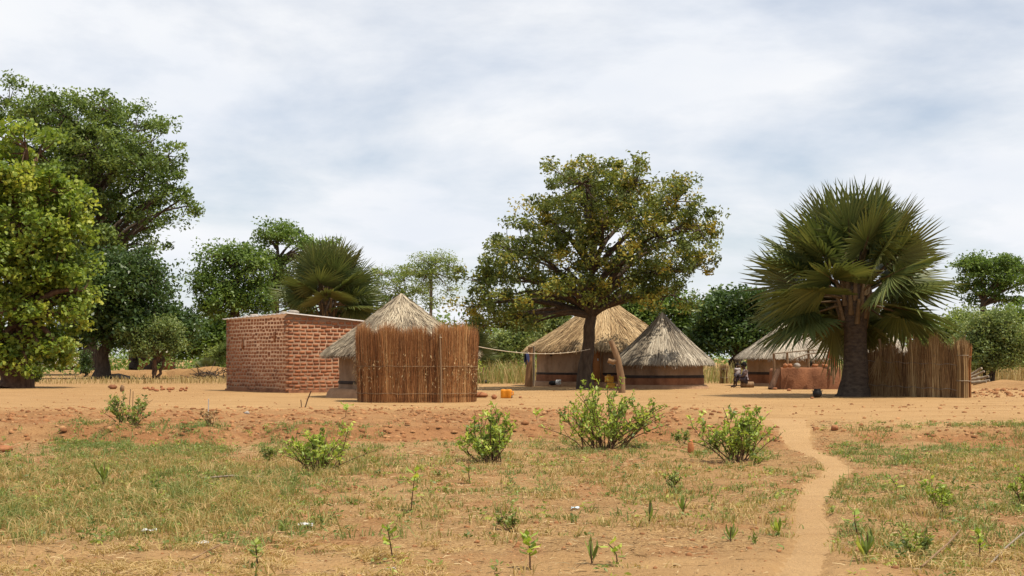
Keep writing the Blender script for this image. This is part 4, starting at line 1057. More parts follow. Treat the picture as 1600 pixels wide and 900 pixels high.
def fan_palm(label, px, Y, base_py, scale, nf, trunk_h, trunk_r, seed, el_hi=84, el_lo=-38, dead=0, group='fan palms', R=1.9, Lp=1.5, base_z=None):
    X0 = xat(px, Y); z0 = .25
    root = empty('fan_palm', (X0, Y, z0)); tag(root, label, 'palm', group)
    vs = [frond_mesh(seed + q, n=40 + 4 * (q % 3), R=R * scale * (.92 + .06 * q), Lp=Lp * scale * (1.16 - .12 * q), droop=.015 + .022 * q, fold=.04 + .09 * q) for q in range(5)]
    g = Geo(); zz = np.linspace(-.1, trunk_h, 22); rr = trunk_r * (1 + .55 * np.exp(-(zz + .1) * 3.0) - .12 * np.sin(np.clip(zz / trunk_h, 0, 1) * 3.14) + .0)
    tube(g, np.stack([.06 * np.sin(zz), 0 * zz, zz], -1), rr, 18, wob=.16)
    g.build('trunk', M_palmtrunk, root, True)
    r_ = np.random.default_rng(seed)
    # old leaf bases round the top of the trunk
    gbse = Geo(); tube(gbse, [(0, 0, 0), (.10, 0, .30), (.24, 0, .75)], [.10, .075, .05], 6); bme = gbse.mesh('leaf_base'); bme.materials.append(M_petiole)
    for k in range(int(22 * min(1, scale + .2))):
        a = k * 2.4; o = bpy.data.objects.new('leaf_base', bme); col.objects.link(o); o.parent = root
        h_ = trunk_h * (.62 + .36 * (k / 22)); o.location = (.82 * trunk_r * math.cos(a), .82 * trunk_r * math.sin(a), h_); o.rotation_euler = (0, r_.uniform(-.15, .1), a); o.scale = (scale,) * 3
    for k in range(nf):
        f = (k + .5) / nf
        elv = math.radians(el_hi + (el_lo - el_hi) * f ** .9 + 7 * r_.normal()); a = k * 2.39996 + .25 * r_.normal()
        d = Vector((math.cos(elv) * math.cos(a), math.cos(elv) * math.sin(a), math.sin(elv)))
        if d.y < -.4 and d.z < .3: continue
        upv = Vector((0, 0, 1)); 
        if abs(d.z) > .97: upv = Vector((-math.cos(a), -math.sin(a), 0))
        zax = (upv - d * upv.dot(d)).normalized(); yax = zax.cross(d)
        Mx = Matrix((d, yax, zax)).transposed()
        Mx = Mx @ Matrix.Rotation(r_.normal() * .7, 3, 'X')
        q = int(np.clip(2.0 + 3.2 * (f - .5) + .7 * r_.normal(), 0, 4))
        me, pm = vs[q]
        o = bpy.data.objects.new('frond', me); col.objects.link(o); o.parent = root
        hz = trunk_h * (1.0 - .16 * f) - .05
        o.matrix_local = Matrix.Translation((.45 * trunk_r * math.cos(a), .45 * trunk_r * math.sin(a), hz)) @ Mx.to_4x4()
        p_ = bpy.data.objects.new('petiole', pm); col.objects.link(p_); p_.parent = o
    return root, vs
palmA, vsA = fan_palm('large fan palm with thick dark trunk beside the tan reed fence', 1334, 44.8, 621, 1.0, 54, 3.5, .41, 12, R=1.88, Lp=1.55, el_lo=-24)
palmB, _ = fan_palm('fan palm crown rising behind the brick house roof', 512, 62, 600, .78, 38, 4.1, .36, 31, el_lo=-14, R=1.95, Lp=1.35)
palmC, _ = fan_palm('low dark fan palm between the nearest hut and the shade tree', 722, 72, 600, .70, 24, 1.3, .3, 51, R=1.8, Lp=1.3, el_lo=-5)
palmD, _ = fan_palm('tiny fan palm seedling in grass left of the brick house', 322, 98, 585, .35, 12, .4, .12, 71, R=1.8, Lp=1.2, el_lo=20)
# dry hanging fronds leaning on the fence by the palm
dm = Geo()
def dry_frond(label, px, py, Y, tilt, sc, seed, yaw=0.0):
    me, pm = frond_mesh(seed, n=24, R=1.2 * sc, Lp=.4 * sc, span=26, droop=.15, fold=.5, fuse=.14)
    me.materials.clear(); me.materials.append(M_palm_dry)
    p = at(px, py, Y); o = bpy.data.objects.new('dry_palm_frond', me); col.objects.link(o); o.location = p
    o.matrix_world = Matrix.Translation(p) @ Matrix.Rotation(yaw, 4, 'Z') @ Matrix.Rotation(tilt, 4, 'Y') @ Matrix.Rotation(1.45, 4, 'X')
    q = bpy.data.objects.new('petiole', pm); col.objects.link(q); q.parent = o
    tag(o, label, 'palm frond', 'dead palm fronds against the fence')
dry_frond('pale dead palm frond hanging tip-down against the fence beside the palm trunk', 1374, 530, 44.5, 1.52, 1.05, 91)
dry_frond('dead palm frond leaning low on the fence, right of the hanging one', 1394, 545, 44.4, 1.45, .9, 93)
# ---------------------------------------------------------------- bushes and weeds in the field
def leafy_bush(name, label, px, py, wpx, hpx, nst, nlf, leaf, mat, seed, group='leafy bushes on the field', cat='bush', droop=.25, ratio=.42, tipn=8, leanx=0.0, low=.10):
    r_ = np.random.default_rng(seed)
    p = ground(px, py); k = p.y / F; W, H = wpx * k / 2, hpx * k
    root = empty(name, p); tag(root, label, cat, group)
    g = Geo(); gl_ = Geo(); C = []; D = []; R_ = []
    for s_ in range(max(5, nst // 3)):
        a = r_.random() * 6.283; q = math.sqrt(r_.random())
        tip = np.array([W * q * math.cos(a) + leanx * k, W * .8 * q * math.sin(a), H * (.45 + .55 * r_.random()) * (1 - .45 * q * q)])
        q0 = .35 * r_.random(); b = np.array([q0 * W * math.cos(a), q0 * W * math.sin(a), -.02])
        mid = b * .4 + tip * .6 * np.array([.6, .6, 1.0]) + .10 * H * r_.normal(size=3) * np.array([1, 1, .4])
        P = bez(b, mid, tip, 7); tube(g, P, np.linspace(.009, .004, 7) * H ** .5, 4, cap=False)
        shoots = [P[3:]]
        for q_ in range(3 + int(3 * r_.random())):
            i_ = r_.integers(1, 6); c0 = P[i_]; L = H * (.12 + .26 * r_.random()); dd = np.array([r_.normal() * .7, r_.normal() * .7, .35 + .6 * r_.random()]); dd /= np.linalg.norm(dd)
            S = bez(c0, c0 + dd * L * .5, c0 + dd * L * .8 + np.array([0, 0, .3 * L]), 4); tube(g, S, np.linspace(.005, .003, 4) * H ** .5, 3, cap=False); shoots.append(S)
        for S in shoots:
            cr = .42 + .28 * r_.normal(); nl_ = max(4, int(nlf * .55 * (.5 + r_.random())))
            for q_ in range(nl_):
                t = r_.random() ** .6 * (len(S) - 1.001); i_ = int(t); c = S[i_] * (1 - t + i_) + S[i_ + 1] * (t - i_)
                d = r_.normal(size=3) * np.array([.8, .8, .5]) + np.array([0, 0, .55]); d /= np.linalg.norm(d)
                C.append(c + d * leaf * .5); D.append(d); R_.append(cr + .18 * r_.normal() + .30 * (t / (len(S) - 1) - .5))
    g.build('stems', M_bark_red, root)
    leaves(gl_, np.array(C), leaf, np.clip(R_, 0, 1), .25, ratio, np.array(D) * 2.2)
    gl_.build('foliage', mat, root)
    return root
leafy_bush('leafy_bush', 'largest bright green leafy bush in the field before the shade tree', 945, 700, 215, 112, 115, 22, .076, M_bush, 1)
leafy_bush('leafy_bush', 'bright green leafy bush left of the footpath mouth', 1150, 722, 150, 104, 75, 20, .074, M_bush, 2)
leafy_bush('leafy_bush', 'mid-sized grey-green bush below the orange jerrycan', 768, 722, 118, 92, 66, 22, .072, M_bush, 3)
leafy_bush('leafy_bush', 'low light green bush at the left of the field beside tall dry stalks', 205, 690, 110, 52, 48, 18, .068, M_weed, 4)
leafy_bush('leafy_bush', 'sprawling yellow-green bush in the field below the brick house', 500, 735, 190, 74, 84, 14, .066, M_bush, 5)
leafy_bush('leafy_bush', 'small green bush sprouting under the earth bank, right of the largest bush', 1065, 692, 34, 24, 12, 14, .07, M_weed, 6)
leafy_bush('leafy_bush', 'small yellow-green bush on the right field beside reddish dead leaves', 1470, 800, 64, 66, 9, 12, .060, M_bush, 7, tipn=6)
leafy_bush('leafy_bush', 'low green bush right of the footpath near the bottom edge', 1432, 868, 60, 44, 12, 14, .045, M_weed, 8)
leafy_bush('leafy_bush', 'reddish low bush of dead twigs on the left field before the white stake', 328, 690, 44, 30, 14, 8, .06, M_palm_dry, 9)
leafy_bush('leafy_bush', 'small bush of yellow tipped shoots beside the right picture edge', 1600, 790, 50, 60, 10, 12, .055, M_bush, 10)
leafy_bush('leafy_bush', 'sparse green bush in the middle field right of the tall thin seedling', 1050, 762, 44, 34, 14, 12, .05, M_weed, 21)
leafy_bush('leafy_bush', 'low green bush hugging the soil left of the sprawling yellow-green bush', 420, 722, 60, 34, 18, 12, .055, M_weed, 22)
leafy_bush('leafy_bush', 'small round weed bush at the left edge under the earth lump', 22, 742, 44, 26, 14, 12, .045, M_weed, 23)
leafy_bush('leafy_bush', 'low leafy bush in the lower centre field left of the blue scrap', 800, 830, 70, 40, 18, 12, .04, M_weed, 24)
leafy_bush('leafy_bush', 'low brownish bush at the foot of the bush left of the path', 1178, 728, 50, 26, 14, 12, .05, M_weed, 12)

def seedling(label, px, py, hpx, nl, leafpx, seed, mat=M_bush, upright=False):
    r_ = np.random.default_rng(seed); p = ground(px, py); k = p.y / F; H = hpx * k; L = leafpx * k
    root = empty('seedling', p); tag(root, label, 'seedling', 'seedlings on the field')
    g = Geo(); P = bez((0, 0, -.01), (.1 * H * r_.normal(), 0, H * .5), (.12 * H * r_.normal(), .1 * H * r_.normal(), H * .9), 5)
    tube(g, P, np.linspace(.006, .003, 5), 4, cap=False); g.build('stem', M_bark_red, root)
    for q in range(nl):
        t = (.0 if upright else .35) + (.3 if upright else .65) * (q + .5) / nl; i0 = t * 4; i_ = int(min(i0, 3)); c = P[i_] * (1 - i0 + i_) + P[i_ + 1] * (i0 - i_)
        a = q * 2.4 + .4 * r_.normal(); e = (.9 + .5 * r_.random()) if upright else r_.uniform(.1, .9)
        d = np.array([math.cos(a) * math.cos(e), math.sin(a) * math.cos(e), math.sin(e)]); s = np.array([-math.sin(a), math.cos(a), 0]); nn = np.cross(d, s)
        LL_ = L * (.7 + .5 * r_.random()); w = LL_ * (.09 if upright else .27)
        g = Geo(); V = [c, c + d * LL_ * .4 + s * w - nn * .1 * w, c + d * LL_ * .45 + nn * .2 * w, c + d * LL_ * .4 - s * w - nn * .1 * w, c + d * LL_ * .75 + s * w * .8 - nn * .25 * w, c + d * LL_ * .78, c + d * LL_ * .75 - s * w * .8 - nn * .25 * w, c + d * LL_ - nn * LL_ * -.12]
        rv = np.clip(.55 + .25 * r_.normal(), 0, 1)
        g.add(V, [(0, 1, 2), (0, 2, 3), (4, 7, 5), (5, 7, 6)], rv); g.add(V, [(1, 4, 5, 2), (2, 5, 6, 3)], rv)
        g.build('leaf', mat, root)
seedling('tall thin seedling with pale yellow-green top left of centre field', 642, 800, 72, 11, 17, 1)
seedling('leafy seedling at the bottom edge, just right of centre', 828, 890, 60, 16, 20, 2)
seedling('two-leaved seedling at the bottom edge right of the leafy one', 962, 884, 38, 6, 20, 3)
seedling('spiky sprout with blade leaves at the bottom edge between two seedlings', 925, 880, 40, 7, 34, 4, M_weed, True)
seedling('broad leaved seedling near the bottom edge left of the leafy one', 615, 878, 64, 9, 20, 5)
seedling('spiky dark sprout in bare soil left of the footpath', 1066, 804, 30, 7, 28, 6, M_weed, True)
seedling('thin upright sprout left of the spiky sprout near the path', 1015, 818, 36, 5, 30, 7, M_weed, True)
seedling('seedling with wide bright yellow leaf pair on the right verge of the path', 1341, 836, 42, 5, 24, 8)
seedling('spiky sprout at the left verge of the path near the bottom', 1142, 846, 26, 7, 26, 9, M_weed, True)
seedling('slim seedling in the field below the mid-sized grey-green bush', 735, 752, 32, 6, 13, 10, M_weed)
seedling('small bright seedling in bare hoed soil right of the jerrycan bush', 838, 660, 20, 6, 12, 11)
seedling('seedling poking up behind the left bush nearest the brick house', 540, 672, 22, 6, 12, 12)
seedling('yellow-green seedling low on the right field beside the path bend', 1400, 770, 26, 7, 13, 13)
seedling('seedling on the right field near the lower right corner', 1530, 872, 48, 10, 16, 14)
seedling('seedling with drooping leaves in the lower left grass', 405, 888, 44, 12, 16, 15, M_weed)
seedling('spiky green tuft sprout in the left grass', 162, 758, 38, 9, 30, 16, M_weed, True)
seedling('spiky green tuft on the verge right of the path near the bottom edge', 1352, 876, 50, 11, 40, 17, M_weed, True)
seedling('bright green spiky tuft left of the path near the bottom', 1216, 838, 26, 12, 26, 18, M_bush, True)

# stakes, sticks and litter in the field
def stick(name, label, pts, r, mat, cat='stick', group=None, n=6):
    P0 = Vector(pts[0]); root_pts = [np.array(Vector(q) - P0) for q in pts]
    g = Geo(); tube(g, root_pts, r, n, wob=.2); o = g.build(name, mat); o.location = P0; tag(o, label, cat, group); return o
def up_from(px, py, px2, hpx):
    a = ground(px, py); k = a.y / F
    return [a - Vector((0, 0, .03)), a + Vector(((px2 - px) * k * .45, .02, hpx * k * .5)), a + Vector(((px2 - px) * k, 0, hpx * k))]
stick('stake', 'thin white stake standing in the left field', up_from(325, 674, 326, 26), .010, M_white, 'stake')
stick('stake', 'tallest dark leaning stake in front of the brick house', up_from(476, 637, 486, 26), .016, M_bark_red, 'stake')
stick('stake', 'short dark stake beside the tallest leaning stake', up_from(471, 636, 470, 12), .012, M_bark_red, 'stake')
stick('stalk', 'tall dry stalk rising from the low bush on the left field', up_from(200, 682, 204, 50), .006, M_bark_red, 'stalk')
stick('stalk', 'second dry stalk rising right of the tall one on the left field', up_from(206, 684, 208, 48), .006, M_bark_red, 'stalk')
a, b = ground(312, 751), ground(410, 750); stick('fallen_stick', 'long pale fallen stick lying in the left grass', [a + Vector((0, 0, .02)), (a + b) / 2 + Vector((0, .05, .04)), b + Vector((0, 0, .02))], .012, M_woodgrey)
a, b = ground(300, 878), ground(345, 862); stick('fallen_stick', 'dead twig lying near the bottom left edge', [a + Vector((0, 0, .02)), (a + b) / 2 + Vector((0, .02, .04)), b + Vector((0, 0, .05))], .006, M_wood)
a, b = ground(1545, 888), ground(1600, 850); stick('fallen_stick', 'dead stalk slanting over the grass in the lower right corner', [a + Vector((0, 0, .02)), (a + b) / 2 + Vector((0, .02, .06)), b + Vector((0, 0, .09))], .007, M_woodgrey)
a, b = ground(1440, 890), ground(1500, 838); stick('fallen_stick', 'bent brown stalk lying right of the path at the bottom edge', [a + Vector((0, 0, .02)), (a + b) / 2 + Vector((.05, .02, .06)), b + Vector((0, 0, .05))], .007, M_wood)
def scrap(label, px, py, wpx, mat, seed):
    r_ = np.random.default_rng(seed); p = ground(px, py); s = wpx * p.y / F; n = 7
    U, Vv = np.meshgrid(np.linspace(-.5, .5, n), np.linspace(-.5, .5, n))
    Z = .32 * (fbm(U * 4 + seed, Vv * 4, 3)) + .05 * r_.random((n, n)); Z = Z - Z.min()
    g = Geo(); i = np.arange(n - 1)[:, None] * n; j = np.arange(n - 1)[None, :]
    P = np.stack([U * s * (1 + .3 * r_.normal(size=U.shape) * .3), Vv * s * 1.3, Z * s * 1.3 + .012], -1); Fq = np.stack([i + j, i + j + 1, i + n + j + 1, i + n + j], -1).reshape(-1, 4)
    g.add(P, Fq); g.add(P + np.array([0, 0, .003]), Fq[:, ::-1]); o = g.build('plastic_scrap', mat, smooth=True); o.location = p; tag(o, label, 'litter', 'plastic litter in the field')
M_paleblue = noisy_mat('pale_blue_plastic', (0.42, 0.58, 0.66), (0.60, 0.72, 0.78), 10, .5, .2, .01)
scrap('crumpled white plastic bag in the lower left grass', 232, 834, 20, M_white, 1)
scrap('pale blue plastic scrap in the middle of the field', 899, 797, 12, M_paleblue, 2)
scrap('small white scrap below the crumpled white bag', 316, 853, 18, M_white, 3)
scrap('flat whitish scrap in the lower left, right of the white bags', 478, 824, 22, M_white, 4)
scrap('tiny white scrap on the soil left of the bottom leafy seedling', 612, 893, 14, M_white, 5)
def lump(name, label, px, py, sx, sz, mat, cat, group=None, seed=0, flat=True, sy=None):
    p = ground(px, py); k = p.y / F
    g = Geo(); blob(g, (0, 0, sz * k * .4), (sx * k / 2, (sy or sx * .8) * k / 2, sz * k / 2), 9, 7, .45); o = g.build(name, mat); o.location = p; tag(o, label, cat, group); return o
M_terracotta = noisy_mat('terracotta', (0.36, 0.13, 0.045), (0.46, 0.19, 0.075), 6, .9, .4, .02)
lump('brick_shard', 'upright orange brick shard in the field left of the path bush', 1079, 708, 12, 24, M_terracotta, 'brick shard')
lump('earth_lump', 'dark round earth lump in the grass right of the path mouth', 1304, 690, 13, 9, M_stonered, 'earth lump')
lump('earth_lump', 'dark earth lump in hoed soil above the left field grass', 289, 668, 12, 8, M_stonered, 'earth lump')
lump('stone', 'dark stone on hoed soil in front of the brick house', 386, 648, 9, 6, M_stone, 'stone')
lump('earth_lump', 'reddish earth lump at the left picture edge of the field', 4, 706, 34, 12, M_stonered, 'earth lump')
lump('brick_lump', 'broken brick lying nearest the reed screen', 752, 621, 24, 9, M_stonered, 'brick', 'broken bricks by the reed screen')
lump('brick_lump', 'small broken brick between the reed screen and the orange jerrycan', 772, 624, 9, 8, M_stonered, 'brick', 'broken bricks by the reed screen')
lump('stone', 'small stone on swept soil right of the orange jerrycan', 813, 622, 5, 3, M_stonered, 'stone')
lump('tree_stump', 'small stump on open ground right of the left edge tree', 191, 612, 7, 12, M_wood, 'stump')
lump('earth_lump', 'low earth hump beside the small stump on the left', 176, 608, 14, 8, M_mudred, 'earth lump')
for k in range(22):
    lump('brick_fragment', 'one of the scattered red brick fragments between left tree and brick house', 224 + 72 * rng.random(), 606 + 7 * rng.random(), 4 + 4 * rng.random(), 4, M_stonered, 'brick fragment', 'scattered brick fragments on the left')
# fallen log and brush heap on the left
p0 = at(158, 592, 84); stick('fallen_log', 'grey fallen log on grass behind the left open ground', [at(160, 590.0, 84), at(185, 589, 84.4), at(212, 593, 83.6)], [.16, .2, .12], M_woodgrey, 'log', None, 8)
bh = empty('brush_heap', ground(332, 592)); tag(bh, 'heap of dark dead brushwood left of the brick house', 'brush heap')
g = Geo()
for k in range(60):
    a = rng.random() * 6.28; c = np.array([1.0 * rng.normal() * .6, .4 * rng.normal(), .1 + .25 * rng.random()]); d = np.array([math.cos(a), math.sin(a), .4 * rng.normal()]) * (.4 + .4 * rng.random())
    tube(g, [c - d, c + .1 * rng.normal(size=3) * .5, c + d], .018, 4, cap=False)
o = g.build('twigs', M_bark, bh); o['kind'] = 'stuff'

# ---------------------------------------------------------------- yard things
def jerrycan(label, px, py, w, h, mat, rot=0.0, lying=False, z=0.0, Y=None):
    p = ground(px, py)
    if Y: p = Vector((xat(px, Y), Y, Tz(xat(px, Y), Y) + z))
    root = empty('jerrycan', p, rot); tag(root, label, 'jerrycan', 'plastic jerrycans in the yard')
    g = Geo(); n = 24; a = np.arange(n) / n * 6.283 + .13
    sx = np.sign(np.cos(a)) * np.abs(np.cos(a)) ** .35 * w / 2; sy = np.sign(np.sin(a)) * np.abs(np.sin(a)) ** .35 * w * .36
    zs = [0, .03, .06, .35, .38, .62, .65, .9, .97, 1.0]; sc_ = [.0, .92, 1, 1, .96, .96, 1, 1, .9, .0]
    V = np.stack([np.stack([sx * s, sy * s, 0 * sx + z_ * h], -1) for s, z_ in zip(sc_, zs)])
    i = np.arange(len(zs) - 1)[:, None] * n; j = np.arange(n)[None, :]; k = (j + 1) % n
    g.add(V, np.stack([i + j, i + k, i + n + k, i + n + j], -1).reshape(-1, 4)); body = g.build('body', mat, root, True)
    g = Geo(); tube(g, [(-.28 * w, 0, h * .97), (-.24 * w, 0, h * 1.14), (.1 * w, 0, h * 1.14), (.14 * w, 0, h * .97)], .022, 6); g.build('handle', mat, root, True)
    g = Geo(); lathe(g, [(.03, h * .98), (.035, h * 1.0), (.035, h * 1.08), (.0, h * 1.09)], 12, (.32 * w, 0, 0)); g.build('cap', M_woodgrey, root, True)
    return root
o = jerrycan('orange jerrycan lying on its side in the open yard', 791, 622, .27, .33, M_jerry)
o.rotation_euler = (0, math.radians(90), math.radians(-12)); o.location = o.location + Vector((-.16, 0, .13))
jerrycan('upper yellow jerrycan behind the leaning forked post', 952, 0 or 606, .34, .26, M_jerryY, .3, z=.23, Y=57.2)
jerrycan('lower yellow jerrycan lying under another behind the leaning post', 955, 606, .36, .22, M_jerryY, -.2, z=0, Y=57.1)
# leaning forked post
fp = empty('forked_post', ground(971, 614)); tag(fp, 'leaning forked wooden post between the shade tree and the grey hut', 'post')
Yp = fp.location.y; rel = lambda px, py, dy=0: np.array(at(px, py, Yp + dy) - fp.location)
g = Geo(); tube(g, [rel(972, 617), rel(971, 590), rel(966, 562), rel(960, 545), rel(954, 532)], [.13, .125, .11, .10, .085], 9, wob=.2); g.build('shaft', M_wood, fp, True)
g = Geo(); tube(g, [rel(966, 562), rel(958, 566), rel(950, 563)], [.09, .10, .08], 8, wob=.2); g.build('stub', M_wood, fp, True)
# posts at the largest hut
Yq = 60.2
stick('roof_post', 'thick orange-brown post under the left eave of the largest hut', [at(826, 604, Yq), at(827, 575, Yq), at(829, 543, Yq + .1)], [.17, .14, .10], M_orangewood, 'post', None, 8)
stick('roof_post', 'thin pale post just right of the thick one at the largest hut', [at(834, 604, Yq + .3), at(834, 575, Yq + .3), at(834, 541, Yq + .3)], [.06, .06, .05], M_woodgrey, 'post', None, 6)
# cloth bundle on the ledge
bd = empty('cloth_bundle', at(868, 601.5, 59.75)); tag(bd, 'black and white cloth bundle lying on the ledge of the largest hut', 'bundle')
g = Geo(); blob(g, (-.12, 0, .08), (.18, .13, .10), 10, 7, .3); g.build('dark_cloth', M_black, bd, True)
g = Geo(); blob(g, (.10, -.02, .10), (.12, .10, .10), 10, 7, .7); blob(g, (.18, -.05, .17), (.06, .06, .05), 8, 6, .6); g.build('white_cloth', M_white, bd, True)
lump('sandal', 'dark shoe-like object lying by the dry grass right of the reed screen', 758, 599, 15, 6, M_black, 'shoe')
# sprouting stump
stp = empty('sprouting_stump', ground(750, 599)); tag(stp, 'pale stump sprouting leaves by the dry grass right of the reed screen', 'stump')
g = Geo(); tube(g, [(0, 0, -.05), (.02, 0, .3), (-.05, 0, .75)], [.10, .08, .05], 8, wob=.3); tube(g, [(.02, 0, .2), (.15, 0, .5), (.17, 0, .8)], [.06, .05, .03], 6, wob=.3); g.build('trunk', M_wood, stp, True)
g = Geo(); C = np.array([-.1, 0, .75]) + rng.normal(size=(60, 3)) * np.array([.16, .15, .2]); leaves(g, C, .16, .5 + .4 * rng.random(60)); g.build('foliage', M_bush, stp)

# clothesline and cloth
A_ = np.array(pole_top); B_ = np.array(at(922, 545.5, 55.25))
tl = np.linspace(0, 1, 40)[:, None]; line = A_ + (B_ - A_) * tl - np.array([0, 0, 1]) * .30 * (4 * tl * (1 - tl)) ** 1.0
clo = empty('clothesline', A_); tag(clo, 'pale knotted clothesline strung from the reed screen to the shade tree', 'clothesline')
g = Geo(); tube(g, line - A_, .012, 5); g.build('rope', M_rope, clo)
for t in (.42, .50, .545, .62, .68, .74, .80, .86, .92, .96):
    c = A_ + (B_ - A_) * t - np.array([0, 0, .30 * 4 * t * (1 - t)]) - A_
    g = Geo(); box(g, c, (.025, .025, .07)); g.build('knot', M_rope, clo)
pxs = 800 + F * line[:, 0] / line[:, 1]; iq = int(np.argmin(abs(pxs - 825)))
cp = line[iq]; dv = unit(line[iq + 1] - line[iq - 1])
g = Geo(); n, m = 12, 15; u = np.linspace(-.17, .17, n); v = np.linspace(-1, 1, m)
U, Vv = np.meshgrid(u, v, indexing='ij')
side = unit(np.cross(dv, [0, 0, 1.0]))
L_ = .34 + .05 * np.sin(U * 22)
off = .035 * np.tanh(Vv * 4) + .02 * np.sin(U * 40 + Vv * 2) * np.abs(Vv)
Pc = U[..., None] * dv + side * off[..., None] + np.stack([0 * U, 0 * U, -np.abs(Vv) * L_ * np.where(Vv < 0, 1, .8) + .014], -1)
i = np.arange(n - 1)[:, None] * m; j = np.arange(m - 1)[None, :]
g.add(Pc, np.stack([i + j, i + j + 1, i + m + j + 1, i + m + j], -1).reshape(-1, 4)); o = g.build('hanging_cloth', M_blue, smooth=True); o.location = cp
tag(o, 'dark blue cloth hung over the clothesline by the largest hut', 'cloth')

# low red mud enclosure with stick frame
def arc_wall(parent, pts, h, th, name, mat, seed=0, top=0.0):
    P = np.asarray(pts, float); n = len(P); d = np.gradient(P, axis=0); nn = np.stack([-d[:, 1], d[:, 0]], -1); nn /= np.linalg.norm(nn, axis=1)[:, None]
    hh = h + top * (fbm(np.arange(n) * .35 + seed, np.zeros(n), 3) - .5); g = Geo(); zb = .25
    ring = [(-1, -.08), (-1.05, .35), (-.95, .9), (-.6, 1.0), (.6, 1.0), (.95, .9), (1.05, .35), (1, -.08)]
    V = np.stack([np.concatenate([P + nn * o_ * th / 2, (zb + z_ * hh)[:, None]], 1) for o_, z_ in ring], 1); m = len(ring)
    i = np.arange(n - 1)[:, None] * m; j = np.arange(m - 1)[None, :]
    g.add(V, np.stack([i + j, i + m + j, i + m + j + 1, i + j + 1], -1).reshape(-1, 4))
    g.add(V[0], [(0, 1, 6, 7), (1, 2, 5, 6), (2, 3, 4, 5)]); g.add(V[-1], [(0, 1, 6, 7), (1, 2, 5, 6), (2, 3, 4, 5)])
    return adopt(g.build(name, mat, smooth=True), parent)
Yw = 55.0
enc = empty('mud_enclosure', (xat(1260, Yw), Yw, .25)); tag(enc, 'low red mud enclosure wall with stick frame, left of the fan palm trunk', 'enclosure')
tw = np.linspace(0, 1, 24)
arc_wall(enc, np.stack([xat(1219 + 96 * tw, Yw), Yw - .15 * np.sin(tw * 3.14) + .5 * tw], -1), .86, .28, 'wall', M_mudred, 1, .05)
arc_wall(enc, np.stack([xat(1208 + 14 * tw[:8] * 2.9, Yw + 1.2), Yw + 1.4 - 1.2 * tw[:8] * 2.9], -1), .78, .26, 'wall', M_mudred, 3, .15)
g = Geo(); tube(g, [at(1204, 608, Yw - .3), at(1210, 594, Yw - .2), at(1216, 577, Yw - .1)], [.13, .11, .09], 7, wob=.2); adopt(g.build('prop_post', M_bark_red, smooth=True), enc)
for px, y0, y1 in ((1209, 585, 551), (1230, 575, 549), (1263, 590, 544), (1300, 580, 546)):
    g = Geo(); tube(g, [at(px, y0 + 8, Yw + .1), at(px + .5, (y0 + y1) / 2, Yw + .1), at(px, y1, Yw + .1)], [.055, .05, .045], 6, wob=.25); adopt(g.build('post', M_wood), enc)
for pts in (((1208, 552.5), (1235, 550), (1264, 547), (1302, 546)), ((1240, 561), (1262, 553), (1300, 549))):
    g = Geo(); tube(g, [at(x_, y_, Yw + .05) for x_, y_ in pts], .028, 5, wob=.2); adopt(g.build('rail', M_woodgrey), enc)
for k, px in enumerate((1227, 1234, 1246, 1274, 1288)):
    g = Geo(); pk = at(px, 573.0 + .6 * rng.normal(), Yw - .3); blob(g, (0, 0, .02), (.08 + .08 * rng.random(), .10, .05 + .05 * rng.random()), 7, 5, .8); o = g.build('wall_rock', (M_stonered, M_stone)[k % 3 == 2]); o.location = (pk.x, pk.y, .25 + .90)
    tag(o, 'one of the rough rocks laid along the top of the red mud enclosure', 'rock', 'rocks on top of the mud enclosure')
for px, py, lab in ((1211, 609, 'dark rock on the ground at the left foot of the mud enclosure'), (1233, 611, 'small dark rock fallen before the mud enclosure')):
    lump('rock', lab, px, py, 7, 4, M_stonered, 'rock')
# rust cloth on a pole beside the palm trunk
rc_ = empty('rust_cloth', at(1303, 600, 51.0)); tag(rc_, 'rust-red cloth hung on a pole left of the fan palm trunk', 'cloth')
g = Geo(); Yc = 51.0
U, Vv = np.meshgrid(np.linspace(-.18, .2, 9), np.linspace(0, 1, 10), indexing='ij')
Pc = np.stack([U + .05 * np.sin(Vv * 5), .05 * np.sin(U * 30 + Vv * 3), 1.62 - .85 * Vv * (1 + .2 * np.sin(U * 14))], -1); i = np.arange(8)[:, None] * 10; j = np.arange(9)[None, :]
g.add(Pc, np.stack([i + j, i + j + 1, i + 11 + j, i + 10 + j], -1).reshape(-1, 4)); g.build('cloth', M_redcloth, rc_, True)
g = Geo(); tube(g, [(0, .06, -.02), (.01, .06, .9), (0, .06, 1.68)], .04, 6); g.build('pole', M_wood, rc_)
# black pot
pot = empty('cooking_pot', ground(1277, 622)); tag(pot, 'round soot-black cooking pot on the ground left of the palm trunk', 'pot')
g = Geo(); lathe(g, [(.0, .015), (.08, .02), (.13, .08), (.145, .15), (.12, .22), (.10, .25), (.12, .28), (.105, .275), (.09, .24), (.12, .16), (.0, .05)], 24); g.build('body', M_black, pot, True)
g = Geo(); tube(g, [(-.13, 0, .2), (-.18, 0, .22), (-.13, 0, .24)], .012, 5); g.build('handle', M_black, pot, True)
g = Geo(); tube(g, [(.13, 0, .2), (.18, 0, .22), (.13, 0, .24)], .012, 5); g.build('handle', M_black, pot, True)
lump('rock', 'small dark rock beside the black cooking pot', 1269, 623, 6, 3, M_stonered, 'rock')
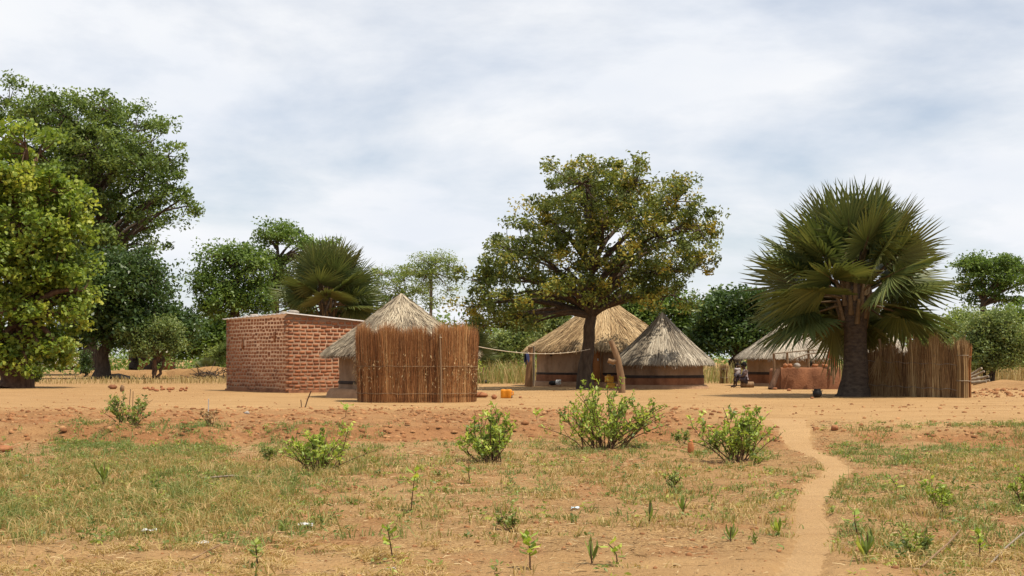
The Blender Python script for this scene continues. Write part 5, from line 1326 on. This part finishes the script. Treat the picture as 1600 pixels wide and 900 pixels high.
# firewood
for k, (x0, y0, x1, y1, r) in enumerate(((1512, 598, 1541, 596, .07), (1515, 590, 1538, 580, .05), (1513, 594, 1545, 588, .06), (1516, 586, 1534, 575, .05), (1512, 585, 1540, 592, .05), (1520, 600, 1546, 594, .06), (1514, 590, 1533, 597, .07))):
    stick('firewood_log', ('lowest', 'steeply raised', 'longest grey', 'topmost', 'middle crossing', 'rightmost', 'short thick')[k] + ' log of the firewood pile beside the reed bundle', [at(x0, y0, 47.5 + .25 * k), at((x0 + x1) / 2, (y0 + y1) / 2 + .4, 47.4 + .25 * k), at(x1, y1, 47.2 + .25 * k)], [r, r * .9, r * .8], M_woodgrey, 'log', 'firewood pile')

# ---------------------------------------------------------------- seated people
def skin_obj(name, verts, edges, mat, parent, sub=2):
    me = bpy.data.meshes.new(name); me.from_pydata([v[:3] for v in verts], edges, [])
    o = bpy.data.objects.new(name, me); col.objects.link(o); o.parent = parent; me.materials.append(mat)
    o.modifiers.new('skin', 'SKIN').use_smooth_shade = True
    sv = me.skin_vertices[0].data
    for q, v in enumerate(verts): sv[q].radius = (v[3], v[4] if len(v) > 4 else v[3])
    sv[0].use_root = True
    m = o.modifiers.new('sub', 'SUBSURF'); m.levels = sub; m.render_levels = sub
    return o
def figure(name, label, loc, rz, s, J, hair_r, top_m, leg_m, grp):
    root = empty(name, loc, rz); tag(root, label, 'person', grp); root.scale = (s,) * 3
    V = []; E = []; ix = {}
    def add(nm, p, r, par=None):
        ix[nm] = len(V); V.append((*p, r))
        if par: E.append((ix[par], ix[nm]))
    j = J
    add('pel', j['pel'], .13); add('bel', j['bel'], .115, 'pel'); add('chest', j['chest'], .125, 'bel'); add('neck', j['neck'], .05, 'chest')
    add('jaw', j['jaw'], .07, 'neck'); add('head', j['head'], .095, 'jaw'); add('crown', j['crown'], .06, 'head')
    for sd in 'LR':
        add('sh' + sd, j['sh' + sd], .06, 'chest'); add('el' + sd, j['el' + sd], .042, 'sh' + sd); add('wr' + sd, j['wr' + sd], .028, 'el' + sd)
        w = np.array(j['wr' + sd]); d = unit(w - np.array(j['el' + sd])); up_ = np.array([0, 0, 1.0]); si = unit(np.cross(d, up_))
        add('pa' + sd, w + d * .06, .030, 'wr' + sd)
        for q in range(4):
            b = w + d * (.10) + si * (q - 1.5) * .019; add('f%d%s' % (q, sd), b, .009, 'pa' + sd); add('g%d%s' % (q, sd), b + d * (.045, .055, .052, .04)[q] - up_ * .022, .007, 'f%d%s' % (q, sd))
        add('th' + sd, w + d * .04 + si * .045 + up_ * .01, .011, 'pa' + sd)
        add('hi' + sd, j['hi' + sd], .095, 'pel'); add('kn' + sd, j['kn' + sd], .062, 'hi' + sd); add('an' + sd, j['an' + sd], .036, 'kn' + sd)
        add('to' + sd, j['to' + sd], .032, 'an' + sd)
    body = skin_obj('body', V, E, M_skin, root)
    sub_ = lambda names, k: [(*j[n_], r_) for n_, r_ in names]
    tv = [('bel', .145), ('chest', .15), ('shL', .085), ('shR', .085)]; vt = [(*j[a_], b_) for a_, b_ in tv]
    mL = (np.array(j['shL']) * .45 + np.array(j['elL']) * .55); mR = (np.array(j['shR']) * .45 + np.array(j['elR']) * .55)
    vt += [(*mL, .062), (*mR, .062), (*j['pel'], .15)]
    skin_obj('shirt', vt, [(0, 1), (1, 2), (1, 3), (2, 4), (3, 5), (0, 6)], top_m, root)
    vl = [(*j['pel'], .152)]; el_ = []
    for q, sd in enumerate('LR'):
        b = len(vl); mid = np.array(j['kn' + sd]) * .45 + np.array(j['an' + sd]) * .55
        vl += [(*j['hi' + sd], .125), (*j['kn' + sd], .088), (*mid, .066)]; el_ += [(0, b), (b, b + 1), (b + 1, b + 2)]
    skin_obj('trousers', vl, el_, leg_m, root)
    h = np.array(j['head']); f = unit(np.array(j['face'])); si = unit(np.cross(f, [0, 0, 1.0]))
    g = Geo(); blob(g, h - f * .03 + np.array([0, 0, .045]), (hair_r,) * 3, 14, 10, .12); g.build('hair', M_hair, root, True)
    g = Geo(); blob(g, h + f * .105 + np.array([0, 0, -.03]), (.018, .018, .03), 8, 6, 0); g.build('nose', M_skin, root, True)
    g = Geo(); blob(g, h + f * .09 + np.array([0, 0, -.075]), (.022, .03, .010), 8, 6, 0); g.build('mouth', M_terracotta, root, True)
    for k in (-1, 1):
        g = Geo(); blob(g, h + f * .088 + si * k * .036 + np.array([0, 0, .005]), (.012, .012, .009), 8, 6, 0); g.build('eye', M_white, root, True)
        g = Geo(); blob(g, h + si * k * .098 + np.array([0, 0, -.01]), (.02, .014, .032), 8, 6, 0); g.build('ear', M_skin, root, True)
    return root
Ypp = 58.6
pz = Tz(xat(1163, Ypp), Ypp)
woman = dict(pel=(0, 0, .37), bel=(.02, 0, .50), chest=(.0, 0, .68), neck=(-.02, 0, .80), jaw=(-.06, 0, .87), head=(-.06, 0, .945), crown=(-.05, 0, 1.0), face=(-1, -.25, -.1),
             shL=(.01, .17, .72), elL=(-.10, .22, .50), wrL=(-.30, .12, .52), shR=(.01, -.17, .72), elR=(-.10, -.23, .48), wrR=(-.31, -.13, .49),
             hiL=(-.04, .10, .34), knL=(-.40, .10, .42), anL=(-.46, .10, .07), toL=(-.60, .10, .03), hiR=(-.04, -.10, .34), knR=(-.38, -.13, .40), anR=(-.40, -.13, .07), toR=(-.54, -.15, .03))
figure('person', 'seated person in grey top leaning over a child by the pale hut', (xat(1164, Ypp), Ypp, pz), 0, .96, woman, .125, M_blouse, M_skirt, 'people sitting by the hut')
child = dict(pel=(0, 0, .0), bel=(0, 0, .13), chest=(0, 0, .28), neck=(0, 0, .40), jaw=(0.02, -.02, .47), head=(.02, -.01, .54), crown=(.02, 0, .60), face=(.6, -.8, 0),
             shL=(-.13, 0, .32), elL=(-.17, -.06, .14), wrL=(-.08, -.17, .06), shR=(.13, 0, .32), elR=(.18, -.05, .16), wrR=(.10, -.18, .10),
             hiL=(-.08, -.02, -.02), knL=(-.15, -.26, .02), anL=(-.18, -.30, -.28), toL=(-.2, -.40, -.32), hiR=(.08, -.02, -.02), knR=(.08, -.27, .02), anR=(.06, -.31, -.28), toR=(.05, -.41, -.32))
figure('person', 'small child in pale shirt sitting on the lap of the seated adult', (xat(1164, Ypp) - .31, Ypp - .02, pz + .52), 0, .74, child, .10, M_shirt, M_skirt, 'people sitting by the hut')
st = empty('log_seat', (xat(1166, Ypp), Ypp + .02, pz)); tag(st, 'short thick log that the adult sits on beside the pale hut', 'seat')
g = Geo(); tube(g, [(-.22, 0, .12), (0, 0, .12), (.30, 0, .12)], [.13, .135, .13], 14, wob=.08); g.build('log', M_wood, st)
g = Geo(); tube(g, [(.305, 0, .12), (.315, 0, .12)], [.10, .10], 14); g.build('cut_end', M_bark, st)
